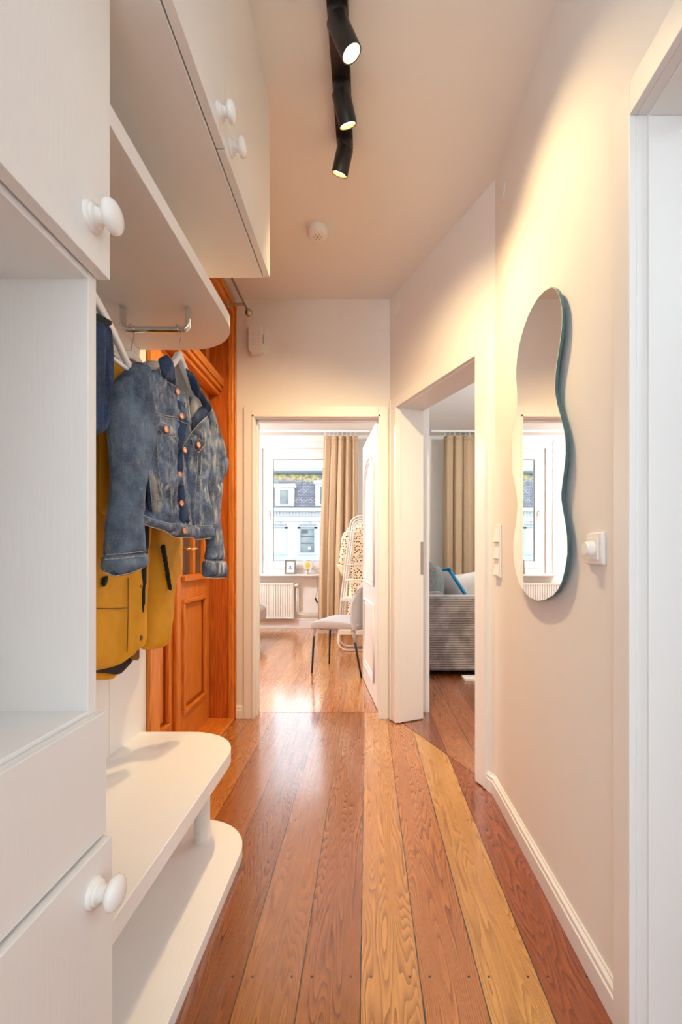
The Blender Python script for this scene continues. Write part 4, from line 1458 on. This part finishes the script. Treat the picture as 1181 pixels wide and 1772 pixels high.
ol = [on_wall(820 + a * 0.3273, 480 + b * 0.3273, XM) for a, b in EDGE_L + EDGE_R]
mr = thing('wall_mirror', (XR, sum(a for a, b in ol) / len(ol), min(b for a, b in ol)), 'frameless wavy mirror on the right wall', 'mirror')
MB().prism(ol, XM, XM + 0.0012, 'X').build('mirror_face', M_mirror, mr)
MB().prism(ol, XM + 0.0013, XM + 0.010, 'X').build('glass_edge', M_medge, mr)
cy_ = sum(a for a, b in ol) / len(ol)
MB().box(XM + 0.0105, XR - 0.0005, cy_ - 0.05, cy_ + 0.05, 1.05, 1.6).build('mounting', M_black, mr)

# ---- switches
sw = thing('light_switch', (XR, 1.945, 0.955), 'strip of three white rocker light switches beside the slanting doorway', 'switch')
MB().box(XR - 0.009, XR - 0.0004, 1.905, 1.985, 0.957, 1.183).build('plate', M_plastic, sw, bevel=0.003)
for i in range(3):
    z = 0.9635 + 0.071 * i
    a = MB().prism([(XR - 0.009, z), (XR - 0.020, z + 0.004), (XR - 0.013, z + 0.036), (XR - 0.009, z + 0.069)], 1.912, 1.978, 'Y')
    a.build('rocker', M_plastic, sw, bevel=0.002)
dm = thing('dimmer_switch', (XR, 1.115, 1.028), 'white rotary dimmer switch right of the mirror', 'switch')
m = MB()
zc, yc_ = 1.068, 1.115
vs = [(XR - 0.0004, yc_ + a * 0.0405, zc + b * 0.0405) for a, b in ((-1, -1), (1, -1), (1, 1), (-1, 1))] + [(XR - 0.011, yc_ + a * 0.038, zc + b * 0.038) for a, b in ((-1, -1), (1, -1), (1, 1), (-1, 1))]
m.add(vs, [(0, 1, 2, 3), (4, 7, 6, 5), (0, 4, 5, 1), (1, 5, 6, 2), (2, 6, 7, 3), (3, 7, 4, 0)])
m.build('plate', M_plastic, dm, bevel=0.003)
MB().box(XR - 0.015, XR - 0.011, yc_ - 0.028, yc_ + 0.028, zc - 0.028, zc + 0.028).build('inner_plate', M_plastic, dm, bevel=0.002)
MB().lathe([(0, 0.019), (0.004, 0.0185), (0.014, 0.0175), (0.018, 0.015), (0.0185, 0.0005)], (XR - 0.015, yc_, zc), (-1, 0, 0), 28).build('knob', M_plastic, dm)
smooth_angle(dm.children[-1], 35)

# =================================================================== BEDROOM
def curtain(name, x0t, x1t, x0b, x1b, y, zt, zb, folds, amp, label, hold=0.0):
    e = thing(name, ((x0b + x1b) / 2, y, zb), label, 'curtain')
    def fn(s, t):
        z = zb + (zt - zb) * t
        xa, xb = x0b + (x0t - x0b) * (t ** 1.5), x1b + (x1t - x1b) * t
        x = xa + (xb - xa) * s
        a = amp * (0.75 + 0.25 * (1 - t))
        ph = folds * 2 * PI * s + 0.9 * math.sin(3.1 * s + 0.4) + 0.35 * math.sin(2.2 * t + 5 * s)
        a *= 0.45 + 0.9 * abs(mnoise.noise(Vector((s * 3.3 + x0b, 0.4, t * 0.6)))) * 2
        a = min(a, amp * 1.25)
        yy = y + a * math.sin(ph) + 0.3 * a * math.sin(2.3 * ph + 1.3 * t)
        x += 0.12 * (xb - xa) / folds * math.sin(ph * 1.0 + 1.0)
        return (x, yy, z)
    MB().sheet(fn, int(folds * 16), 24, 0.004).build('fabric', M_curtain, e, smooth=True)
    def hd(s, t):
        v = Vector(fn(s, 1.0))
        return (v.x, v.y - 0.001, zt - 0.05 * (1 - t) + 0.004)
    MB().sheet(hd, int(folds * 16), 2, 0.008).build('header_tape', M_curtain, e, smooth=True)
    return e


curtain('curtain', -0.605, -0.135, -0.69, -0.135, 6.33, 2.715, 0.03, 5.0, 0.038, 'beige linen curtain beside the bedroom window')
ct = tag(MB().box(-2.0, 0.05, 6.315, 6.345, RH - 0.03, RH - 0.001).build('curtain_track', M_trim, bevel=0.002), 'white curtain track on the bedroom ceiling', 'curtain track')
for i in range(8):
    x = -0.58 + 0.06 * i
    MB().tube([(x, 6.33, 2.722), (x, 6.33, RH - 0.025)], 0.004, 6).build('glider', M_plastic, ct)

rd = thing('radiator', (-1.75, 6.53, 0.15), 'white panel radiator with a thermostat knob under the bedroom window', 'radiator')
def ribbed(x0, x1, z0, z1, y):
    m = MB()
    n = int((x1 - x0) / 0.033)
    prof = []
    for i in range(n):
        a = x0 + (x1 - x0) * i / n
        w_ = (x1 - x0) / n
        prof += [(a, y), (a + w_ * 0.15, y - 0.010), (a + w_ * 0.6, y - 0.010), (a + w_ * 0.75, y)]
    prof += [(x1, y), (x1, y + 0.03), (x0, y + 0.03)]
    m.prism(prof, z0, z1)
    return m
ribbed(-2.4, -1.055, 0.17, 0.64, 6.51).build('panel', M_white_metal, rd)
m = MB().box(-2.42, -1.05, 6.495, 6.565, 0.635, 0.665).box(-2.42, -1.05, 6.497, 6.56, 0.15, 0.172).box(-1.06, -1.045, 6.495, 6.565, 0.15, 0.665).box(-2.425, -2.40, 6.495, 6.565, 0.15, 0.665)
m.box(-2.3, -2.26, 6.565, 6.599, 0.4, 0.5).box(-1.3, -1.26, 6.565, 6.599, 0.4, 0.5)
m.build('cover', M_white_metal, rd, bevel=0.004)
MB().lathe([(0, 0.018), (0.01, 0.024), (0.05, 0.024), (0.06, 0.016), (0.061, 0.0005)], (-1.030, 6.52, 0.625), (0.9, -0.25, 0.15), 18).build('thermostat', M_plastic, rd)
m = MB()
for x, zb in ((-1.005, 0.21), (-0.985, 0.235)):
    pts = [(x, 6.54, 0.61)]
    for i in range(7):
        a = PI / 2 * i / 6
        pts.append((x + 0.05 * (1 - math.cos(a)), 6.54, zb + 0.05 * (1 - math.sin(a))))
    pts.append((-0.45, 6.54, zb))
    m.tube(pts, 0.008, 10)
m.tube([(-1.05, 6.53, 0.62), (-1.02, 6.53, 0.62)], 0.008, 10)
m.tube([(-0.70, 6.54, 0.21), (-0.70, 6.599, 0.21)], 0.006, 8)
m.build('pipe', M_white_metal, rd, smooth=True)

ZS = 0.7905   # top of the window sill
pf = thing('picture_frame', (-1.09, 6.49, ZS), 'small grey picture frame standing on the bedroom window sill', 'picture frame')
lean = Vector((0, 0.12, 1)).normalized()
fx_, fz_ = Vector((1, 0, 0)), lean
fn_ = fx_.cross(fz_)
o_ = Vector((-1.09, 6.47, ZS))
m = MB()
for a, b, c, d in ((-0.08, -0.057, 0.0, 0.205), (0.057, 0.08, 0.0, 0.205), (-0.057, 0.057, 0.0, 0.023), (-0.057, 0.057, 0.182, 0.205)):
    m.obox(o_, fx_, fz_, fn_, a, b, c, d, -0.012, 0.006)
m.build('frame', mat('grey_frame_wood', lin(120, 116, 116), 0.5, var=0.2), pf, bevel=0.002)
MB().obox(o_, fx_, fz_, fn_, -0.058, 0.058, 0.022, 0.183, -0.004, 0.0).build('print', M_paper, pf)
m = MB().obox(o_, fx_, fz_, fn_, -0.012, 0.012, 0.095, 0.118, 0.0, 0.0008).obox(o_, fx_, fz_, fn_, -0.020, 0.020, 0.078, 0.088, 0.0, 0.0008).obox(o_, fx_, fz_, fn_, -0.016, 0.016, 0.066, 0.072, 0.0, 0.0008)
m.build('motif', mat('dark_print_ink', (0.12, 0.12, 0.13), 0.7, var=0.1), pf)
MB().obox(o_ + Vector((0, 0.012, 0)), fx_, Vector((0, -0.12, 1)).normalized(), fn_, -0.02, 0.02, 0.0, 0.15, -0.045, -0.040).build('stand', M_black, pf)

gl = thing('globe_lamp', (-0.84, 6.49, ZS), 'small table lamp with a glowing amber bulb in a chrome ring on the window sill', 'lamp')
gx, gy = -0.843, 6.49
m = MB().lathe([(0, 0.040), (0.008, 0.040), (0.012, 0.012), (0.05, 0.010), (0.055, 0.022), (0.062, 0.022)], (gx, gy, ZS), (0, 0, 1), 20)
m.build('base', M_chrome, gl)
m = MB()
ring = [(gx + 0.073 * math.cos(2 * PI * i / 32), gy, ZS + 0.125 + 0.073 * math.sin(2 * PI * i / 32)) for i in range(32)]
m.tube(ring, 0.007, 8, closed=True)
m.build('ring', M_chrome, gl, smooth=True)
MB().sphere((gx, gy, ZS + 0.13), 0.036, 1, 1, 1.25).build('bulb', M_bulb, gl, smooth=True)
m = MB().tube([(gx + 0.03, gy - 0.02, ZS + 0.006), (gx + 0.08, 6.44, ZS + 0.006), (gx + 0.115, 6.405, ZS - 0.01), (gx + 0.145, 6.40, ZS - 0.12), (gx + 0.15, 6.40, ZS - 0.22), (gx + 0.118, 6.405, ZS - 0.33),
               (gx + 0.13, 6.41, ZS - 0.39), (gx + 0.19, 6.42, ZS - 0.5), (gx + 0.24, 6.43, ZS - 0.62)], 0.004, 8)
cd = m.build('cord', M_steel, gl, smooth=True)
MB().tube([(gx + 0.116, 6.403, ZS - 0.335), (gx + 0.15, 6.405, ZS - 0.40)], 0.011, 8).build('cord_switch', M_black, cd)

bd = thing('bed', (-2.2, 5.2, 0), 'bed with a grey cover showing at the edge of the bedroom doorway', 'bed')
m = MB().box(-3.2, -1.30, 4.5, 5.95, 0.20, 0.42)
m.build('mattress', M_bed, bd, bevel=0.07, segs=4)
m = MB().box(-3.2, -1.37, 4.5, 5.90, 0.38, 0.52)
m.build('bedspread', mat('pale_grey_bedspread', lin(214, 206, 204), 0.9, bump=0.2, var=0.1), bd, bevel=0.06, segs=4)
for x in (-3.1, -1.62):
    for y in (4.65, 5.75):
        MB().tube([(x, y, 0.0005), (x, y, 0.21)], 0.025, 12).build('leg', M_black, bd)

# ---- chair
ch = thing('chair', (-0.25, 4.15, 0), 'light grey upholstered chair with thin black legs inside the bedroom doorway', 'chair')
CF, CR = Vector((-0.491, 4.07, 0)), Vector((-0.02, 3.905, 0))      # feet of the near side
cd_ = (CR - CF).normalized()                                        # front -> rear
cw_ = Vector((-cd_.y, cd_.x, 0))                                    # near -> far side
if cw_.y < 0:
    cw_ = -cw_
CD, CW = 0.50, 0.40


def cp(a, b, z):
    return CF + cd_ * a + cw_ * b + ZV * z


# seat: rounded cushion, nose rolled down at the front
m = MB()
prof = [(-0.014, 0.41), (-0.012, 0.440), (0.002, 0.462), (0.05, 0.478), (0.14, 0.487), (0.28, 0.480), (0.42, 0.470), (0.45, 0.462), (0.45, 0.415), (0.30, 0.408), (0.10, 0.400), (0.0, 0.392)]
n = len(prof)
sec = []
for b, k in ((-0.015, 0.80), (0.0, 0.95), (0.03, 1.0), (CW - 0.03, 1.0), (CW, 0.95), (CW + 0.015, 0.80)):
    zc_ = 0.43
    sec.append([cp(0.22 + (a - 0.22) * (0.97 + 0.03 * k), b, zc_ + (z - zc_) * k) for a, z in prof])
vs = [p for s_ in sec for p in s_]
fs = [(i * n + j, i * n + (j + 1) % n, (i + 1) * n + (j + 1) % n, (i + 1) * n + j) for i in range(len(sec) - 1) for j in range(n)]
fs += [tuple(range(n - 1, -1, -1)), tuple((len(sec) - 1) * n + j for j in range(n))]
m.add(vs, fs)
m.build('seat', M_grey_fab, ch, smooth=True, sub=2)
# backrest: curved shell wrapping the rear of the seat
def back_fn(s, t):
    z = 0.405 + 0.48 * t
    b = -0.015 + (CW + 0.03) * s
    wrap = abs(2 * s - 1)
    topr = 0.10 * max(0, (wrap - 0.35) / 0.65) ** 2
    z2 = z - topr * t ** 2
    mid = 0.445 + 0.05 * t
    near = 0.40 - 0.025 * math.sin(PI * t) + 0.10 * t ** 4
    a = mid + (near - mid) * wrap ** 3
    inset = 0.05 * t ** 6
    b = b + inset * (1 - 2 * s)
    return cp(a, b, z2)
MB().sheet(back_fn, 20, 16, 0.038).build('backrest', M_grey_fab, ch, bevel=0.012, smooth=True, segs=3)
for a0, b0, a1, b1, fb in ((0.0, 0.0, 0.015, 0.02, 0.33), (0.0, CW - 0.02, 0.015, CW - 0.03, 0.33), (0.472, 0.0, 0.385, 0.02, 0.30), (0.472, CW - 0.02, 0.385, CW - 0.03, 0.30)):
    lg = MB().tube([cp(a0, b0, 0.0008), cp(a1, b1, 0.40)], [0.008, 0.012], 12).build('leg', M_black, ch, smooth=True)
    f0 = fb / 0.40
    MB().tube([cp(a0 + (a1 - a0) * f0, b0 + (b1 - b0) * f0, fb), cp(a1, b1, 0.42)], [0.013, 0.020], 12).build('leg_sleeve', M_grey_fab, lg, smooth=True)

# ---- clothes rack with arched side frames
RX0, RX1 = -0.25, 0.13
ck = thing('clothes_rack', (-0.06, 5.15, 0), 'white arched metal clothes rack behind the grey chair', 'clothes rack')
def side_frame(y, inset):
    x0, x1 = RX0 + inset, RX1 - inset
    zt = 1.49 - inset
    r = (x1 - x0) / 2 - 0.06
    pts = [(x0 - 0.05, y, 0.22), (x0 - 0.03, y, 0.6)]
    n = 14
    for i in range(n + 1):
        a = PI - PI * i / n
        pts.append(((x0 + x1) / 2 + r * 0.92 * math.cos(a), y, zt - r * 0.75 + r * 0.75 * math.sin(a)))
    pts += [(x1 + 0.03, y, 0.6), (x1 + 0.05, y, 0.22)]
    return pts
for y, ins in ((5.0, 0.0), (5.12, 0.02), (5.24, 0.04)):
    MB().tube(side_frame(y, ins), 0.0095, 10).build('arch', M_white_metal, ck, smooth=True)
for z in (1.31, 0.955, 0.785):
    xw = -0.215 - 0.03 * (1.31 - z)
    MB().tube([(xw, 4.995, z), (-0.12 - xw, 4.995, z)], 0.009, 8).build('rung', M_white_metal, ck, smooth=True)
MB().box(-0.275, -0.13, 4.985, 5.25, 0.555, 0.585).build('shelf', M_white_metal, ck, bevel=0.003)
MB().box(-0.315, 0.19, 4.985, 5.27, 0.185, 0.235).build('shelf', M_white_metal, ck, bevel=0.003)
for y in (5.0, 5.24):
    pts = [(-0.31, y, 0.19)]
    for i in range(8):
        a = PI / 2 * i / 7
        pts.append((-0.31 + 0.10 * (1 - math.cos(a)), y, 0.011 + 0.10 * (1 - math.sin(a))))
    pts += [(0.09, y, 0.011)]
    for i in range(8):
        a = PI / 2 * i / 7
        pts.append((0.09 + 0.10 * math.sin(a), y, 0.011 + 0.10 * (1 - math.cos(a))))
    pts.append((0.19, y, 0.19))
    MB().tube(pts, 0.010, 10).build('foot', M_white_metal, ck, smooth=True)

PDr = Plane((-0.06, 5.30), (1.0, 0.02))
dh = hanger('white hanger carrying the dotted dress', PDr, 1.44, 0.17, 0.07, 1.475, g_h, wd=0.006)
MB().tube([(-0.06, 5.24, 1.462), (-0.06, 5.40, 1.462)], 0.006, 8).build('hanging_bar', M_white_metal, ck)
dr = thing('dress', PDr.p(0, 0.3, 0), 'cream dress with dark dots hanging on the white clothes rack', 'dress')
cloth(MB(), PDr, [(-0.06, 1.40), (-0.02, 1.425), (0.04, 1.425), (0.09, 1.40), (0.16, 1.34), (0.14, 1.0), (0.15, 0.6), (0.17, 0.32), (-0.17, 0.32), (-0.15, 0.6), (-0.14, 1.0), (-0.16, 1.34)], 0.0, 0.03, 0.05, back=0.03, step=0.02, wr=0.008, seed=2, px=False).build('body', M_dots, dr, smooth=True)
cloth(MB(), PDr, [(-0.13, 1.37), (-0.18, 1.345), (-0.225, 1.30), (-0.245, 1.12), (-0.27, 0.95), (-0.20, 0.93), (-0.165, 1.05), (-0.14, 1.2)], 0.03, 0.025, 0.03, back=0.025, step=0.02, wr=0.006, seed=3, px=False).build('sleeve', M_dots, dr, smooth=True)
cloth(MB(), PDr, [(-0.30, 0.955), (-0.19, 0.945), (-0.20, 0.84), (-0.24, 0.80), (-0.25, 0.88)], 0.04, 0.02, 0.025, step=0.015, wr=0.012, seed=5, px=False, wfreq=(60, 30)).build('cuff', mat('cream_ruffle', lin(244, 226, 190), 0.9, var=0.1), dr, smooth=True)
cloth(MB(), PDr, [(0.13, 1.37), (0.18, 1.345), (0.20, 1.25), (0.21, 1.0), (0.17, 0.95), (0.14, 1.2)], -0.03, 0.02, 0.03, back=0.02, step=0.02, wr=0.006, seed=7, px=False).build('sleeve', M_dots, dr, smooth=True)

# =================================================================== LIVING ROOM
sf = thing('sofa', (0.95, 4.7, 0), 'grey corduroy sofa seen from its arm end through the slanting doorway', 'sofa')
MB().box(0.47, 1.48, 3.97, 4.14, 0.045, 0.70).build('armrest', M_sofa, sf, bevel=0.025, segs=3)
MB().box(0.47, 1.48, 5.56, 5.73, 0.045, 0.70).build('armrest', M_sofa, sf, bevel=0.025, segs=3)
MB().box(0.47, 0.70, 4.14, 5.56, 0.045, 0.72).build('backrest', M_sofa, sf, bevel=0.03, segs=3)
MB().box(0.70, 1.47, 4.14, 5.56, 0.045, 0.27).build('seat_base', M_sofa, sf, bevel=0.01)
for k in range(2):
    MB().box(0.71, 1.48, 4.145 + 0.71 * k, 4.845 + 0.71 * k, 0.272, 0.43).build('seat_cushion', M_sofa, sf, bevel=0.035, segs=3)
for x in (0.54, 1.40):
    for y in (4.05, 5.65):
        MB().box(x - 0.025, x + 0.025, y - 0.025, y + 0.025, 0.0008, 0.046).build('foot', M_black, sf)


def cushion(label, c, size, rot, material, th=0.15, group='cushions on the grey sofa', trim=None, axes=None):
    e = thing('cushion', c, label, 'cushion', group)
    rot = rot or (0, 0, 0)
    R = Matrix.Rotation(rot[2], 3, 'Z') @ Matrix.Rotation(rot[1], 3, 'Y') @ Matrix.Rotation(rot[0], 3, 'X')
    if axes:
        ex, ez = Vector(axes[0]).normalized(), Vector(axes[1])
        ez = (ez - ex * ez.dot(ex)).normalized()
        R = Matrix((ex, ez.cross(ex), ez)).transposed()
    m = MB()
    n = 14
    V = []
    for side in (1, -1):
        for i in range(n + 1):
            for j in range(n + 1):
                s, t = i / n * 2 - 1, j / n * 2 - 1
                pin = 1 - 0.07 * (1 - abs(s) ** 2) * abs(t) ** 3 - 0.0
                pin2 = 1 - 0.07 * (1 - abs(t) ** 2) * abs(s) ** 3
                h = th / 2 * ((1 - s ** 4) * (1 - t ** 4)) ** 0.6
                V.append(Vector(c) + R @ Vector((s * size / 2 * pin2, side * h, (t * size / 2) * pin)))
    N = (n + 1) ** 2
    fs = []
    for k in range(2):
        for i in range(n):
            for j in range(n):
                fs.append(tuple(k * N + q for q in (i * (n + 1) + j, (i + 1) * (n + 1) + j, (i + 1) * (n + 1) + j + 1, i * (n + 1) + j + 1)))
    m.add(V, fs)
    m.build('cover', material, e, smooth=True)
    if trim:
        mt, wd = trim
        t_ = MB()
        h = size / 2
        for a, b, c2, d in ((-h, h, h - wd, h), (-h, h, -h, -h + wd), (-h, -h + wd, -h, h), (h - wd, h, -h, h)):
            t_.obox(Vector(c), R @ Vector((1, 0, 0)), R @ Vector((0, 0, 1)), R @ Vector((0, 1, 0)), a, b, c2, d, -0.014, 0.014)
        t_.build('border', mt, e, bevel=0.01, segs=3)
    return e


M_blue = mat('blue_border_fabric', lin(40, 150, 200), 0.8, bump=0.2, var=0.25, vscale=60)
M_wht = mat('white_cushion_fabric', lin(236, 232, 232), 0.9, bump=0.2, var=0.06)
M_gcush = mat('grey_plush', lin(124, 128, 126), 0.9, bump=0.6, bscale=60, var=0.3, vscale=40)
M_ccush = mat('cream_stripe_fabric', lin(222, 214, 204), 0.9, bump=0.3, bscale=90, var=0.12)
cushion('dark grey plush cushion nearest the doorway lining on the sofa', (0.66, 4.46, 0.706), 0.54, (0.0, 0.10, 1.25), M_gcush, 0.17)
cushion('white cushion with a bright blue border leaning on the sofa', (0.913, 5.01, 0.676), 0.56, None, M_wht, 0.10, trim=(M_blue, 0.055),
        axes=((0.34, -0.935, 0.08), (-0.6, 0.0, 0.8)))
cushion('cream cushion half hidden behind the blue-bordered cushion', (1.19, 5.47, 0.645), 0.42, (0.15, -0.15, 0.1), M_ccush, 0.14)
tag(MB().box(0.82, 1.02, 3.80, 3.93, 0.0006, 0.022).build('magazine', M_paper, bevel=0.002), 'white magazine lying on the floor by the sofa arm', 'magazine')
curtain('curtain', 1.065, 1.70, 1.05, 1.74, 6.33, 2.715, 0.03, 5.0, 0.04, 'beige linen curtain behind the grey sofa')
ct2 = tag(MB().box(0.9, 3.7, 6.315, 6.345, RH - 0.03, RH - 0.001).build('curtain_track', M_trim, bevel=0.002), 'white curtain track on the living room ceiling', 'curtain track')
for i in range(9):
    x = 1.09 + 0.07 * i
    MB().tube([(x, 6.33, 2.722), (x, 6.33, RH - 0.025)], 0.004, 6).build('glider', M_plastic, ct2)

# =================================================================== HOUSE ACROSS THE STREET
BY = 26.0
bx = lambda px: (px - VX) / F * BY
bz = lambda py: EYE - (py - VY) / F * BY
M_fac = mat('white_stucco', lin(196, 202, 206), 0.9, bump=0.05, bscale=3, var=0.03)
M_facg = mat('grey_moulding', lin(168, 178, 182), 0.9, var=0.05)
M_lead = mat('dark_gutter', lin(70, 84, 92), 0.5, var=0.1)
M_dwin = mat('house_window_glass', lin(120, 138, 138), 0.15, col2=lin(80, 98, 106), vscale=1.2)
M_net = mat('net_curtain', lin(206, 214, 206), 0.9, var=0.2, vscale=6, stretch=(4, 1, 0.3))
hs_ = thing('apartment_building', (-4, BY, -9), 'white apartment house with a slate mansard roof across the street', 'building')
XA, XB = -16.0, 12.0
MB().box(XA, XB, BY, BY + 6, -9, bz(882)).build('wall', M_fac, hs_)
m = MB().box(XA, XB, BY - 0.45, BY, bz(886), bz(880)).box(XA, XB, BY - 0.22, BY, bz(893), bz(886)).box(XA, XB, BY - 0.12, BY, bz(902), bz(900))
m.build('cornice', M_fac, hs_)
m = MB()
x = XA
while x < XB:
    m.box(x, x + 0.09, BY - 0.32, BY - 0.2, bz(891), bz(887.5))
    x += 0.18
m.build('dentil_row', M_facg, hs_)['kind'] = 'stuff'
MB().box(XA, XB, BY - 0.5, BY + 0.1, bz(880), bz(877.5)).build('gutter', M_lead, hs_)
m = MB().add([(XA, BY + 0.02, bz(878)), (XB, BY + 0.02, bz(878)), (XB, BY + 0.7, bz(814)), (XA, BY + 0.7, bz(814)), (XA, BY + 6, bz(878)), (XB, BY + 6, bz(878)), (XB, BY + 5.3, bz(814)), (XA, BY + 5.3, bz(814))],
            [(0, 1, 2, 3), (4, 7, 6, 5), (0, 3, 7, 4), (1, 5, 6, 2), (3, 2, 6, 7), (0, 4, 5, 1)])
m.build('roof', M_slate, hs_)
WORIG_roof = None
MB().box(XA, XB, BY + 0.5, BY + 0.75, bz(817), bz(812)).build('gutter', M_lead, hs_)
MB().box(XA, XB, BY + 0.8, BY + 5.2, bz(814), bz(805)).build('roof_ridge', M_facg, hs_)
# dormers
for i, (c, top) in enumerate(((286, 835), (355, 833), (424, 838), (493, 838), (562, 832), (631, 838), (700, 836))):
    x0, x1 = bx(c - 16), bx(c + 16)
    d = MB().box(x0, x1, BY - 0.02, BY + 1.2, bz(877), bz(top + 6)).build('dormer', M_fac, hs_)
    MB().box(x0 - 0.08, x1 + 0.08, BY - 0.16, BY + 1.2, bz(top + 6), bz(top)).build('dormer_cap', M_fac, d)
    MB().box(bx(c - 8), bx(c + 7), BY - 0.03, BY + 0.1, bz(873), bz(top + 10)).build('pane', M_dwin, d)
    f_ = MB().box(bx(c - 9.5), bx(c - 8), BY - 0.07, BY, bz(874), bz(top + 9)).box(bx(c + 7), bx(c + 8.5), BY - 0.07, BY, bz(874), bz(top + 9))
    f_.box(bx(c - 9.5), bx(c + 8.5), BY - 0.09, BY, bz(876), bz(873))
    f_.build('window_frame', M_fac, d)
# windows of the floor below
for i in range(9):
    c = 532.5 + 51 * (i - 6)
    x0, x1 = bx(c - 12), bx(c + 12)
    w_ = MB()
    z0, z1 = bz(956), bz(915)
    w_.box(x0 - 0.14, x0, BY - 0.06, BY, z0 - 0.1, z1 + 0.1).box(x1, x1 + 0.14, BY - 0.06, BY, z0 - 0.1, z1 + 0.1)
    w_.box(x0 - 0.14, x1 + 0.14, BY - 0.06, BY, z1, z1 + 0.1).box(x0 - 0.2, x1 + 0.2, BY - 0.16, BY, z1 + 0.1, z1 + 0.17)
    w_.box(x0 - 0.1, x1 + 0.1, BY - 0.10, BY, z1 + 0.22, z1 + 0.30).box((x0 + x1) / 2 - 0.14, (x0 + x1) / 2 + 0.14, BY - 0.13, BY, z1 + 0.28, z1 + 0.40)
    w_.box(x0 - 0.2, x1 + 0.2, BY - 0.16, BY, z0 - 0.12, z0 - 0.02)
    w = w_.build('window', M_facg, hs_)
    MB().box(x0, x1, BY - 0.02, BY + 0.05, z0, z1).build('pane', M_net if i % 2 else M_dwin, w)
    if i == 6:
        k = MB().lathe([(0, 0.10), (0.16, 0.055)], (bx(536), BY - 0.06, bz(951)), (0, 0, 1), 14)
        k.build('lamp_shade', M_paper, w)
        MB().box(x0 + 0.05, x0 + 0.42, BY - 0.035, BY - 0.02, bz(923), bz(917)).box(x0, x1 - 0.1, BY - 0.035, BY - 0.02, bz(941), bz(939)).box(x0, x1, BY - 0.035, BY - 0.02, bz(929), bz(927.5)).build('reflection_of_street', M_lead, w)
MB().box(XA, XB, BY - 0.30, BY, bz(970), bz(966)).build('ledge', M_facg, hs_)
MB().box(XA, XB, BY - 0.18, BY, bz(977), bz(974)).build('ledge', M_facg, hs_)
struct(MB().box(-40, 40, 7.2, 60, -9.2, -9.0).build('street', mat('grey_asphalt', (0.16, 0.16, 0.16), 0.9, var=0.2)), 'street below')
